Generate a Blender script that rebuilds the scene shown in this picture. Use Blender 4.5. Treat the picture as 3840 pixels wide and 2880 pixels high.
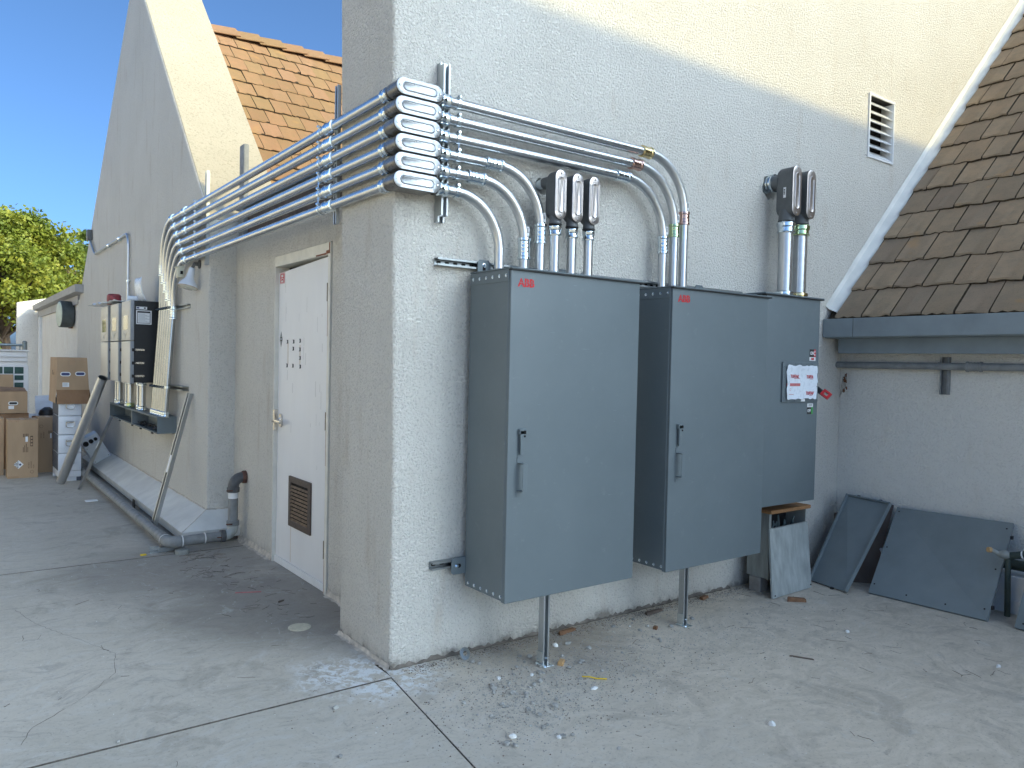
import bpy, bmesh, math, random
from mathutils import Vector, Matrix
random.seed(7)
for o in list(bpy.data.objects): bpy.data.objects.remove(o)
scene = bpy.context.scene
COL = scene.collection

# ------------------------------------------------------------------ camera
cd = bpy.data.cameras.new('camera'); cam = bpy.data.objects.new('camera', cd); COL.objects.link(cam)
cd.sensor_fit = 'HORIZONTAL'; cd.sensor_width = 36.0; cd.lens = 27.194; cd.clip_start = .05; cd.clip_end = 2000
yaw, pitch, roll = [math.radians(a) for a in (36.38833, -1.53711, 1.23448)]
fw = Vector((math.sin(yaw)*math.cos(pitch), math.cos(yaw)*math.cos(pitch), math.sin(pitch)))
rt = Vector((math.cos(yaw), -math.sin(yaw), 0)); up = rt.cross(fw)
r2 = rt*math.cos(roll) + up*math.sin(roll); u2 = -rt*math.sin(roll) + up*math.cos(roll)
M = Matrix((( r2.x, u2.x, -fw.x), (r2.y, u2.y, -fw.y), (r2.z, u2.z, -fw.z))).to_4x4()
M.translation = Vector((-1.86777, -3.54621, 1.6)); cam.matrix_world = M
scene.camera = cam
scene.render.resolution_x = 1024; scene.render.resolution_y = 768

# ------------------------------------------------------------------ sky and sun
SUN_EL, SUN_X, SUN_Y = math.radians(28), .51, -.86          # direction towards the sun
SUN_ROT = math.atan2(SUN_X, SUN_Y)
world = bpy.data.worlds.new('World'); scene.world = world; world.use_nodes = True
wn = world.node_tree; wn.nodes.clear()
sky = wn.nodes.new('ShaderNodeTexSky'); sky.sky_type = 'NISHITA'; sky.sun_disc = False
sky.sun_elevation = SUN_EL; sky.sun_rotation = SUN_ROT; sky.air_density = .3; sky.dust_density = 3.2; sky.ozone_density = 1.8
bg = wn.nodes.new('ShaderNodeBackground'); bg.inputs['Strength'].default_value = .15
wo = wn.nodes.new('ShaderNodeOutputWorld'); wn.links.new(sky.outputs[0], bg.inputs[0]); wn.links.new(bg.outputs[0], wo.inputs[0])
ld = bpy.data.lights.new('sun', 'SUN'); ld.energy = 2.0; ld.angle = math.radians(.53); ld.color = (.80, .51, .16)
sun = bpy.data.objects.new('sun', ld); COL.objects.link(sun)
sd = Vector((SUN_X*math.cos(SUN_EL), SUN_Y*math.cos(SUN_EL), math.sin(SUN_EL))).normalized()
sun.rotation_euler = (-sd).to_track_quat('-Z', 'Y').to_euler(); sun.location = sd*40
vs = scene.view_settings; vs.view_transform = 'Standard'; vs.look = 'None'; vs.gamma = 1; vs.exposure = 1.3; vs.use_curve_mapping = False
vs.use_white_balance = True; vs.white_balance_temperature = 5100; vs.white_balance_tint = -7

# ------------------------------------------------------------------ materials
MATS = {}
def nt(name):
    m = bpy.data.materials.new(name); m.use_nodes = True; t = m.node_tree
    return m, t, t.nodes['Principled BSDF']
def nd(t, kind, **kw):
    n = t.nodes.new(kind)
    for k, v in kw.items():
        if k in n.inputs.keys(): n.inputs[k].default_value = v
        else: setattr(n, k, v)
    return n
def pos(t): return t.nodes.new('ShaderNodeNewGeometry').outputs['Position']
def noise(t, vec, scale, detail=4, rough=.55, dist=0):
    n = nd(t, 'ShaderNodeTexNoise', Scale=scale, Detail=detail, Roughness=rough, Distortion=dist); t.links.new(vec, n.inputs['Vector']); return n.outputs['Fac']
def ramp(t, fac, *stops):
    r = t.nodes.new('ShaderNodeValToRGB'); e = r.color_ramp.elements
    while len(e) < len(stops): e.new(.5)
    for i, (p, c) in enumerate(stops):
        e[i].position = p; e[i].color = (*c, 1) if not isinstance(c, (int, float)) else (c, c, c, 1)
    t.links.new(fac, r.inputs[0]); return r.outputs[0]
def mix(t, fac, a, b, mode='MIX'):
    n = nd(t, 'ShaderNodeMix', data_type='RGBA', blend_type=mode)
    for s, v in ((0, fac), (6, a), (7, b)):
        if isinstance(v, (int, float)): n.inputs[s].default_value = v
        elif isinstance(v, tuple): n.inputs[s].default_value = (*v, 1)
        else: t.links.new(v, n.inputs[s])
    return n.outputs[2]
def scaled(t, vec, s):
    n = nd(t, 'ShaderNodeVectorMath', operation='MULTIPLY'); t.links.new(vec, n.inputs[0]); n.inputs[1].default_value = s; return n.outputs[0]
def bumpn(t, b, h, strength, dist, prev=None):
    n = nd(t, 'ShaderNodeBump', Strength=strength, Distance=dist); t.links.new(h, n.inputs['Height'])
    if prev is not None: t.links.new(prev, n.inputs['Normal'])
    t.links.new(n.outputs[0], b.inputs['Normal']); return n.outputs[0]
def simple(name, col, rough=.5, metal=0, var=.12, vs_=8, bump=0, bs=200, rv=.1, spec=.5, stretch=None, bd=.002):
    m, t, b = nt(name); p = pos(t)
    q = scaled(t, p, stretch) if stretch else p
    n = noise(t, q, vs_, 5)
    lo = tuple(c*(1-var) for c in col); hi = tuple(min(1, c*(1+var)) for c in col)
    t.links.new(ramp(t, n, (.3, lo), (.7, hi)), b.inputs['Base Color'])
    n2 = noise(t, q, vs_*3.1, 3)
    t.links.new(ramp(t, n2, (.3, max(0, rough-rv)), (.7, min(1, rough+rv))), b.inputs['Roughness'])
    b.inputs['Metallic'].default_value = metal; b.inputs['Specular IOR Level'].default_value = spec
    if bump: bumpn(t, b, noise(t, q, bs, 3), bump, bd)
    MATS[name] = m; return m
def flat(name, col, rough=.5, metal=0, spec=.5): return simple(name, col, rough, metal, .04, 20, 0, 1, .04, spec)

def make_stucco(name, a, b_, bs=62, strength=.75, warm=(.60,.50,.37), grime=1.0, crev_shade=.34):
    m, t, b = nt(name); p = pos(t)
    big = noise(t, p, 1.3, 4, .6); mid = noise(t, scaled(t, p, (2.2, 2.2, .5)), 2.6, 5, .65)
    col = mix(t, ramp(t, big, (.35, 0), (.7, 1)), a, b_)
    col = mix(t, ramp(t, mid, (.56, 0), (.78, .42*grime)), col, warm)
    fine = noise(t, p, bs, 3, .6, .6)
    h = ramp(t, fine, (.34, 0), (.60, 1))
    col = mix(t, ramp(t, h, (.10, crev_shade), (.40, 0)), col, tuple(c*.45 for c in a))  # crevice shade put into the colour: low spots of the relief darkened
    # mould and splash marks along the foot of the wall, ragged
    sep = t.nodes.new('ShaderNodeSeparateXYZ'); t.links.new(p, sep.inputs[0])
    ft = nd(t, 'ShaderNodeMath', operation='MULTIPLY_ADD'); t.links.new(noise(t, scaled(t, p, (1, 1, .6)), 7, 6, .7), ft.inputs[0]); ft.inputs[1].default_value = .26; t.links.new(sep.outputs[2], ft.inputs[2])
    col = mix(t, ramp(t, ft.outputs[0], (.125, .75*grime), (.165, .18*grime), (.23, 0)), col, (.20, .17, .13))
    t.links.new(col, b.inputs['Base Color']); b.inputs['Roughness'].default_value = .88; b.inputs['Specular IOR Level'].default_value = .25
    wv = noise(t, p, 5, 2)
    n1 = bumpn(t, b, wv, .25, .02); bumpn(t, b, h, strength, .0085, n1)
    MATS[name] = m
make_stucco('stucco', (.81,.775,.695), (.755,.72,.64), 78, .9)
make_stucco('stucco_left', (.81,.775,.695), (.755,.72,.64), 78, .9, (.52,.44,.33), 1.2)
make_stucco('stucco_wing', (.89,.855,.77), (.85,.815,.73), 70, .75, (.66,.57,.43), .7, .16)  # base colour lightened to make up for weak light on the wing wall
make_stucco('stucco_far', (.80,.77,.70), (.74,.70,.63), 40, .4)
make_stucco('stucco_top_dimmed', (.50,.445,.335), (.45,.40,.30), 40, .4)  # yellower stucco, also darkened to hold back the glare of the sunlit top
make_stucco('stucco_tan', (.86,.79,.64), (.83,.75,.60), 20, .5)

def make_concrete():
    m, t, b = nt('concrete'); p = pos(t)
    w = noise(t, p, 1.6, 3, .5); 
    wv = nd(t, 'ShaderNodeVectorMath', operation='MULTIPLY_ADD'); t.links.new(p, wv.inputs[0]); wv.inputs[1].default_value = (1, 1, 1)
    n0 = nd(t, 'ShaderNodeTexNoise', Scale=2.2, Detail=2); t.links.new(p, n0.inputs['Vector']); t.links.new(scaled(t, n0.outputs['Color'], (.5, .5, 0)), wv.inputs[2])
    sw = noise(t, scaled(t, wv.outputs[0], (2.6, 7.5, 1)), 1.7, 6, .62, 1.2)
    big = noise(t, p, .55, 4, .6); fine = noise(t, p, 60, 4, .7); sp = noise(t, p, 170, 2, .5)
    col = mix(t, ramp(t, big, (.35, 0), (.65, 1)), (.455,.42,.345), (.56,.515,.43))
    col = mix(t, ramp(t, sw, (.52, 0), (.66, .42)), col, (.56,.545,.505))
    col = mix(t, ramp(t, sw, (.32, .5), (.45, 0)), col, (.29,.275,.245))
    md = noise(t, scaled(t, wv.outputs[0], (1, 1.6, 1)), 13, 5, .7)
    col = mix(t, ramp(t, md, (.52, 0), (.68, .35)), col, (.33,.31,.265))
    col = mix(t, ramp(t, md, (.32, .3), (.45, 0)), col, (.60,.58,.53))
    # dusty brown cover on the side below the cabinets and towards the right
    sep = t.nodes.new('ShaderNodeSeparateXYZ'); t.links.new(p, sep.inputs[0])
    ma = nd(t, 'ShaderNodeMath', operation='MULTIPLY_ADD'); t.links.new(noise(t, p, 1.1, 5, .7), ma.inputs[0]); ma.inputs[1].default_value = 2.4; t.links.new(sep.outputs[0], ma.inputs[2])
    dust = ramp(t, nd_map(t, ma.outputs[0], .8, 2.6), (.0, 0), (1, .8))
    col = mix(t, dust, col, mix(t, ramp(t, noise(t, scaled(t, wv.outputs[0], (1, 1.8, 1)), 7, 7, .75), (.38, 0), (.62, 1)), (.53,.465,.36), (.69,.61,.49)))
    # damp dark patch in front of the door, irregular
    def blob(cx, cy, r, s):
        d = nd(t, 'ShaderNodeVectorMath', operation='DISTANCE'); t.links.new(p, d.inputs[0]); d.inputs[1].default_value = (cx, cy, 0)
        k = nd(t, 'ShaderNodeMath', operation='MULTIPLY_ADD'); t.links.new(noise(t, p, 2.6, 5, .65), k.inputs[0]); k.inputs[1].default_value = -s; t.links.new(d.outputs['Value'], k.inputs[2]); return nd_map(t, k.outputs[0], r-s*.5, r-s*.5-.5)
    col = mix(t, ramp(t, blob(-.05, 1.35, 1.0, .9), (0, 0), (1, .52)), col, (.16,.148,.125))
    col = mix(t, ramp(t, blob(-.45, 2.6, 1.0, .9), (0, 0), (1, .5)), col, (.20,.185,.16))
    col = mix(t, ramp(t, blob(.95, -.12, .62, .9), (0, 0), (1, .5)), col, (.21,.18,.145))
    # irregular stains and scuffs worn into the slab
    st = noise(t, p, 2.3, 9, .72, .8); col = mix(t, ramp(t, st, (.54, 0), (.60, .30), (.72, .45)), col, (.25,.225,.185))
    st2 = noise(t, scaled(t, wv.outputs[0], (1.3, 1, 1)), 5.5, 8, .75, 1.5); col = mix(t, ramp(t, st2, (.58, 0), (.63, .35)), col, (.60,.585,.54)); col = mix(t, ramp(t, st2, (.33, .40), (.39, 0)), col, (.22,.20,.17))
    # pale chalk splash at the building corner
    chalk = nd(t, 'ShaderNodeMath', operation='MULTIPLY'); t.links.new(ramp(t, blob(-.10, .0, .50, .8), (.2, 0), (.6, 1)), chalk.inputs[0]); t.links.new(ramp(t, noise(t, p, 16, 8, .75, .5), (.47, 0), (.53, .9)), chalk.inputs[1])
    col = mix(t, chalk.outputs[0], col, (.72,.73,.72))
    col = mix(t, ramp(t, fine, (.56, 0), (.72, .6)), col, (.20,.18,.15))
    col = mix(t, ramp(t, fine, (.22, .4), (.36, 0)), col, (.52,.50,.46))
    t.links.new(col, b.inputs['Base Color'])
    t.links.new(ramp(t, sw, (.3, .62), (.7, .82)), b.inputs['Roughness']); b.inputs['Specular IOR Level'].default_value = .35
    n1 = bumpn(t, b, sw, .35, .008); n2 = bumpn(t, b, fine, .4, .002, n1); bumpn(t, b, sp, .3, .001, n2)
    MATS['concrete'] = m
def nd_map(t, v, a, b_):
    n = nd(t, 'ShaderNodeMapRange', clamp=True); t.links.new(v, n.inputs[0]); n.inputs[1].default_value = a; n.inputs[2].default_value = b_; return n.outputs[0]
make_concrete()

def make_tile(name, cols, moss, moss_amt):
    m, t, b = nt(name); p = pos(t)
    oi = t.nodes.new('ShaderNodeObjectInfo')
    c = ramp(t, oi.outputs['Random'], *[(i/(len(cols)-1), k) for i, k in enumerate(cols)])
    c = mix(t, ramp(t, noise(t, p, 9, 5, .7), (.35, .45), (.6, 0)), c, moss)
    c = mix(t, ramp(t, noise(t, p, 3.2, 3, .6), (.62, 0), (.74, moss_amt)), c, (.45,.26,.09))
    c = mix(t, ramp(t, noise(t, p, 130, 3, .7), (.58, 0), (.72, .55)), c, (.09,.075,.05))
    t.links.new(c, b.inputs['Base Color']); b.inputs['Roughness'].default_value = .9; b.inputs['Specular IOR Level'].default_value = .2
    bumpn(t, b, noise(t, p, 90, 5, .7), .6, .004)
    MATS[name] = m
make_tile('tile_tan', [(.30,.19,.09),(.345,.20,.105),(.31,.205,.095),(.365,.215,.12),(.285,.175,.085)], (.25,.18,.09), .5)
make_tile('tile_brown', [(.29,.225,.15),(.34,.26,.17),(.265,.205,.145),(.37,.28,.18),(.32,.24,.155)], (.205,.18,.13), .45)
simple('tile_edge', (.06,.048,.03), .95, 0, .5, 60, .8, 120)

def make_galv(name, col, rough, stretch, blot=.2):
    m, t, b = nt(name); p = pos(t)
    q = scaled(t, p, stretch); n = noise(t, q, 14, 4, .6); n2 = noise(t, p, 46, 3, .7)
    c = ramp(t, n, (.3, tuple(k*(1-blot) for k in col)), (.7, col))
    c = mix(t, ramp(t, n2, (.66, 0), (.80, .22)), c, tuple(k*.55 for k in col))
    t.links.new(c, b.inputs['Base Color']); b.inputs['Metallic'].default_value = 1
    t.links.new(ramp(t, n2, (.35, rough-.03), (.65, rough+.05)), b.inputs['Roughness'])
    MATS[name] = m
m_, t_, b_m = nt('emt'); b_m.inputs['Base Color'].default_value = (.58,.59,.595,1); b_m.inputs['Metallic'].default_value = 1; b_m.inputs['Roughness'].default_value = .27
t_.links.new(ramp(t_, noise(t_, pos(t_), 3.5, 3), (.3, (.53,.54,.545)), (.7, (.62,.63,.635))), b_m.inputs['Base Color']); MATS['emt'] = m_
m_, t_, b_m = nt('emt_dimmed'); b_m.inputs['Metallic'].default_value = 1; b_m.inputs['Roughness'].default_value = .2  # shaded copy of emt: upright tubes darkened to tone down bright reflections
t_.links.new(ramp(t_, noise(t_, pos(t_), 3.5, 3), (.3, (.36,.37,.375)), (.7, (.43,.44,.445))), b_m.inputs['Base Color']); MATS['emt_dimmed'] = m_
make_galv('emt_dull', (.62,.63,.64), .32, (1, 1, 1), .1)
make_galv('zinc', (.78,.84,.88), .14, (1, 1, 1), .1)
make_galv('zinc_yellow', (.80,.66,.34), .16, (1, 1, 1), .2)
make_galv('zinc_red', (.72,.50,.42), .18, (1, 1, 1), .3)
make_galv('zinc_green', (.62,.72,.42), .16, (1, 1, 1), .2)
make_galv('strut', (.52,.54,.55), .45, (1, 1, .3), .15)
make_galv('strut_dark', (.36,.38,.39), .4, (1, 1, .3), .2)
simple('cover_alu', (.40,.41,.42), .36, .7, .06, 30, .05, 200)
make_galv('cover_steel', (.56,.52,.50), .34, (1, 1, 1), .12)
simple('lb_body', (.20,.19,.175), .34, .75, .12, 30, .1, 300)
simple('lb_grey', (.115,.12,.12), .5, .1, .1, 20, .15, 300)
def make_cabinet():
    m, t, b = nt('cabinet_paint'); p = pos(t)
    c = ramp(t, noise(t, p, 2.2, 5, .6), (.3, (.138,.162,.172)), (.7, (.155,.180,.190)))
    sc = noise(t, scaled(t, p, (9, 9, 160)), 1, 3, .6); c = mix(t, ramp(t, sc, (.72, 0), (.76, .3)), c, (.40,.43,.44))
    c = mix(t, ramp(t, noise(t, p, 14, 6, .75), (.60, 0), (.75, .25)), c, (.30,.31,.30))
    t.links.new(c, b.inputs['Base Color'])
    t.links.new(ramp(t, noise(t, p, 5, 5, .7), (.3, .40), (.7, .58)), b.inputs['Roughness'])
    n1 = bumpn(t, b, noise(t, p, 3.2, 2), .1, .02); bumpn(t, b, noise(t, p, 420, 2), .08, .0006, n1); MATS['cabinet_paint'] = m
make_cabinet()
simple('panel_paint', (.20,.225,.228), .42, 0, .1, 4, .06, 300)
simple('fascia_paint', (.25,.285,.305), .55, 0, .1, 5, .15, 120)
simple('fascia_far', (.36,.35,.34), .6, 0, .1, 5, .1, 100)
simple('black', (.012,.012,.013), .5, 0, .2, 20)
simple('black_coat', (.010,.011,.013), .38, 0, .1, 30, .1, 400)
simple('gasket', (.02,.02,.02), .6)
simple('void', (.008,.007,.006), .9)
simple('inv_cover', (.62,.58,.49), .42, .05, .03, 2, rv=.0)
simple('inv_side', (.30,.31,.32), .45, 0, .08, 10)
flat('glass_dark', (.10,.09,.03), .06)
simple('white_paint', (.78,.78,.77), .5, 0, .05, 6, .08, 60)
simple('door_paint', (.80,.79,.78), .42, 0, .05, 2.5, .12, 40, stretch=(1, 1, .25))
simple('door_scuff', (.40,.40,.39), .6)
simple('frame_paint', (.74,.71,.62), .5, 0, .10, 8, .2, 60)
simple('rust', (.20,.075,.03), .85, 0, .5, 40, .4, 120)
simple('rust_stain', (.46,.36,.27), .7, 0, .25, 20)
simple('faint_stain', (.70,.65,.59), .6, 0, .06, 20)
simple('hinge_metal', (.14,.105,.065), .55, .5, .5, 60, .3, 150)
simple('louver_brown', (.085,.062,.048), .55, 0, .15, 20, .1, 100)
simple('louver_slat', (.19,.135,.08), .8, 0, .4, 30, .2, 120)
simple('nickel', (.66,.63,.58), .22, 1, .1, 20)
simple('pipe_grey', (.235,.24,.235), .55, 0, .22, 14, .2, 60)
simple('pipe_dark', (.10,.10,.10), .55, 0, .25, 18, .2, 60)
simple('iron_rust', (.13,.07,.05), .8, .2, .5, 40, .4, 100)
simple('ledge_paint', (.72,.71,.66), .6, 0, .12, 4, .25, 30, stretch=(1, 1, 1))
simple('ledge_dirty', (.16,.14,.115), .9, 0, .5, 14, .5, 50)
simple('caulk', (.55,.50,.42), .8, 0, .3, 20, .4, 60)
simple('cardboard', (.40,.285,.17), .85, 0, .10, 6, .12, 120, stretch=(1, 1, .3))
simple('cardboard_dark', (.26,.16,.085), .85, 0, .15, 6, .12, 120)
simple('tape', (.36,.24,.13), .35, 0, .1, 10)
simple('battery_white', (.72,.74,.78), .35, 0, .04, 6)
simple('battery_side', (.075,.085,.11), .5, 0, .1, 10)
simple('ac_paint', (.74,.73,.72), .4, 0, .04, 4)
simple('grille_green', (.035,.09,.075), .5, 0, .3, 12)
simple('hdpe', (.55,.57,.55), .5, 0, .08, 8)
simple('flood_white', (.72,.74,.76), .35, 0, .05, 10)
simple('flood_lens', (.66,.65,.56), .2, 0, .04, 10)
simple('beige_plastic', (.55,.53,.40), .5, 0, .08, 10)
simple('bundle_red', (.20,.025,.035), .4, 0, .5, 30)
simple('red_plastic', (.45,.02,.02), .35, 0, .1, 10)
simple('red_paint', (.46,.012,.02), .5, 0, .05, 30)
simple('red_tape', (.50,.16,.16), .7, 0, .25, 20)
simple('ink', (.03,.028,.026), .7, 0, .2, 20)
simple('ink_brown', (.10,.065,.04), .8, 0, .2, 20)
simple('ink_blue', (.05,.06,.16), .7)
simple('ink_grey', (.34,.36,.38), .7)
simple('paper', (.80,.80,.79), .6, 0, .03, 20)
simple('film', (.76,.80,.85), .30, 0, .03, 12, .1, 30)
simple('green_print', (.10,.42,.06), .5)
simple('sticker_dark', (.07,.07,.055), .6)
simple('plastic_sheet', (.70,.73,.76), .2, 0, .05, 10)
simple('wood_ply', (.34,.185,.075), .7, 0, .2, 10, .2, 60, stretch=(8, 1, 8))
simple('wood_old', (.13,.10,.078), .85, 0, .3, 8, .3, 40, stretch=(1, 1, .3))
simple('wood_chunk', (.20,.11,.055), .85, 0, .3, 30, .4, 80)
simple('wood_pale', (.50,.33,.15), .8, 0, .25, 30, .3, 80)
simple('old_metal', (.30,.31,.285), .6, .25, .2, 7, .2, 80, stretch=(3, 3, .7))
simple('old_metal_pale', (.41,.43,.41), .6, .2, .2, 8, .2, 80, stretch=(3, 3, .7))
simple('concrete_post', (.30,.28,.25), .9, 0, .2, 12, .4, 60)
simple('cable', (.10,.13,.13), .5)
simple('drain_cream', (.62,.58,.44), .5, 0, .15, 30)
simple('yellow', (.75,.55,.02), .5)
simple('stone_grey', (.33,.325,.30), .9, 0, .25, 40, .5, 120)
simple('stone_white', (.75,.75,.73), .8, 0, .1, 40, .3, 120)
simple('twig', (.075,.055,.038), .9, 0, .4, 40)
simple('crack_fill', (.17,.155,.13), .95, 0, .3, 50)
simple('joint_fill', (.125,.11,.09), .95, 0, .4, 50, .6, 120)
simple('asphalt', (.16,.155,.14), .9, 0, .2, 4, .4, 60)
simple('ground_pale', (.56,.49,.38), .9, 0, .2, 1.2, .4, 30)
simple('bark', (.075,.055,.038), .95, 0, .4, 6, .8, 20, stretch=(3, 3, .6))
simple('pipe_green', (.035,.05,.042), .6, 0, .3, 20, .3, 60)
simple('junk_white', (.62,.63,.65), .5, 0, .1, 6)
simple('dead_leaf', (.20,.085,.03), .8, 0, .3, 40)
simple('fence_pipe', (.22,.25,.26), .45, .6, .1, 20)
simple('drum_dark', (.075,.085,.085), .6, 0, .2, 12, .2, 60)
simple('drum_face', (.46,.52,.44), .45, 0, .15, 12)
def make_leaf(name, cols):
    m, t, b = nt(name); p = pos(t)
    c = ramp(t, noise(t, p, 1.1, 5, .7), *[(.28+.44*i/(len(cols)-1), k) for i, k in enumerate(cols)])
    t.links.new(c, b.inputs['Base Color']); b.inputs['Roughness'].default_value = .55
    tr = t.nodes.new('ShaderNodeBsdfTranslucent'); t.links.new(c, tr.inputs[0]); mx = t.nodes.new('ShaderNodeMixShader'); mx.inputs[0].default_value = .35
    out = t.nodes['Material Output']; t.links.new(b.outputs[0], mx.inputs[1]); t.links.new(tr.outputs[0], mx.inputs[2]); t.links.new(mx.outputs[0], out.inputs[0]); MATS[name] = m
make_leaf('leaf_yellow', [(.10,.15,.02),(.24,.28,.03),(.44,.40,.04)])
make_leaf('leaf_green', [(.08,.13,.03),(.15,.20,.04),(.22,.26,.05)])
make_leaf('leaf_brown', [(.10,.085,.03),(.16,.12,.045),(.13,.12,.035)])

# ------------------------------------------------------------------ mesh helpers
def frame(d):
    d = Vector(d).normalized(); a = Vector((0, 0, 1)) if abs(d.z) < .9 else Vector((1, 0, 0))
    u = d.cross(a).normalized(); return u, d.cross(u).normalized()
class MB:
    def __init__(s): s.bm = bmesh.new()
    def V(s, p): return s.bm.verts.new(p)
    def F(s, vs_):
        try: return s.bm.faces.new(vs_)
        except ValueError: return None
    def box(s, a, b, bev=0, seg=1, mtx=None):
        g = bmesh.ops.create_cube(s.bm, size=1); vs_ = g['verts']
        for v in vs_: v.co = Vector(((a[0]+b[0])/2+v.co.x*(b[0]-a[0]), (a[1]+b[1])/2+v.co.y*(b[1]-a[1]), (a[2]+b[2])/2+v.co.z*(b[2]-a[2])))
        if bev:
            es = list({e for v in vs_ for e in v.link_edges})
            r = bmesh.ops.bevel(s.bm, geom=es, offset=bev, segments=seg, affect='EDGES', profile=.6); 
            vs_ = list({v for f in r['faces'] for v in f.verts} | {v for v in vs_ if v.is_valid})
        if mtx is not None:
            for v in vs_: v.co = mtx @ v.co
        return s
    def hexa(s, p):     # 8 points: bottom 4 (ccw), top 4
        v = [s.V(Vector(q)) for q in p]
        for f in ((3,2,1,0),(4,5,6,7),(0,1,5,4),(1,2,6,5),(2,3,7,6),(3,0,4,7)): s.F([v[i] for i in f])
        return s
    def quad(s, *p): s.F([s.V(Vector(q)) for q in p]); return s
    def tube(s, pts, r, n=14, cap=True):
        pts = [Vector(p) for p in pts]; N = len(pts); rings = []
        d = (pts[1]-pts[0]).normalized(); u, w = frame(d)
        for i, p in enumerate(pts):
            a = (pts[i]-pts[i-1]).normalized() if i else d
            b = (pts[i+1]-pts[i]).normalized() if i < N-1 else a
            t_ = (a+b).normalized() if (a+b).length > 1e-6 else a
            u = (u - t_*u.dot(t_)).normalized(); w = t_.cross(u)
            rr = r[i] if isinstance(r, (list, tuple)) else r
            rings.append([s.V(p + (u*math.cos(2*math.pi*k/n) + w*math.sin(2*math.pi*k/n))*rr) for k in range(n)])
        for i in range(N-1):
            for k in range(n): s.F([rings[i][k], rings[i][(k+1) % n], rings[i+1][(k+1) % n], rings[i+1][k]])
        if cap: s.F(rings[0][::-1]); s.F(rings[-1])
        return s
    def lathe(s, o, d, prof, n=18, cap=True):
        o = Vector(o); d = Vector(d).normalized(); u, w = frame(d); rings = []
        for t_, r in prof: rings.append([s.V(o + d*t_ + (u*math.cos(2*math.pi*k/n)+w*math.sin(2*math.pi*k/n))*max(r, 1e-5)) for k in range(n)])
        for i in range(len(rings)-1):
            for k in range(n): s.F([rings[i][k], rings[i][(k+1) % n], rings[i+1][(k+1) % n], rings[i+1][k]])
        if cap: s.F(rings[0][::-1]); s.F(rings[-1])
        return s
    def prism(s, poly, o, ux, uy, depth):      # polygon in the plane (ux, uy), extruded by the vector depth
        o, ux, uy, dp = Vector(o), Vector(ux), Vector(uy), Vector(depth)
        a = [s.V(o+ux*x+uy*y) for x, y in poly]; b = [s.V(o+ux*x+uy*y+dp) for x, y in poly]; n = len(a)
        s.F(a); s.F(b[::-1])
        for i in range(n): s.F([a[(i+1) % n], a[i], b[i], b[(i+1) % n]])
        return s
    def loft(s, loops, cap=True):
        R = [[s.V(Vector(p)) for p in L] for L in loops]; n = len(R[0])
        for i in range(len(R)-1):
            for k in range(n): s.F([R[i][k], R[i][(k+1) % n], R[i+1][(k+1) % n], R[i+1][k]])
        if cap: s.F(R[0][::-1]); s.F(R[-1])
        return s
    def fill(s, loops3, recalc=None):          # planar outline with holes
        for L in loops3:
            vs_ = [s.V(Vector(p)) for p in L]
            for i in range(len(vs_)): s.bm.edges.new((vs_[i], vs_[(i+1) % len(vs_)]))
        bmesh.ops.triangle_fill(s.bm, use_beauty=True, edges=list(s.bm.edges)); return s
    def mesh(s, name, mat, recalc=True, ang=.6):
        if recalc: bmesh.ops.recalc_face_normals(s.bm, faces=s.bm.faces)
        for f in s.bm.faces: f.smooth = True
        for e in s.bm.edges:
            if len(e.link_faces) == 2:
                try:
                    if e.calc_face_angle() > ang: e.smooth = False
                except ValueError: pass
        me = bpy.data.meshes.new(name); s.bm.to_mesh(me); s.bm.free(); me.materials.append(MATS[mat]); return me
def stadium(L, W, n=8):       # long axis first
    r = W/2; h = L/2-r; P = []
    for k in range(n+1): a = -math.pi/2+math.pi*k/n; P.append((h+r*math.cos(a), r*math.sin(a)))
    for k in range(n+1): a = math.pi/2+math.pi*k/n; P.append((-h+r*math.cos(a), r*math.sin(a)))
    return P
def rrect(w, h, r, n=3):
    P = []
    for cx, cy, a0 in ((w/2-r, h/2-r, 0), (-w/2+r, h/2-r, 90), (-w/2+r, -h/2+r, 180), (w/2-r, -h/2+r, 270)):
        for k in range(n+1): a = math.radians(a0+90*k/n); P.append((cx+r*math.cos(a), cy+r*math.sin(a)))
    return P
def arc(c, r, u, w, a0, a1, n=12):
    c, u, w = Vector(c), Vector(u), Vector(w); return [c + u*r*math.cos(a0+(a1-a0)*i/n) + w*r*math.sin(a0+(a1-a0)*i/n) for i in range(n+1)]

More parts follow.
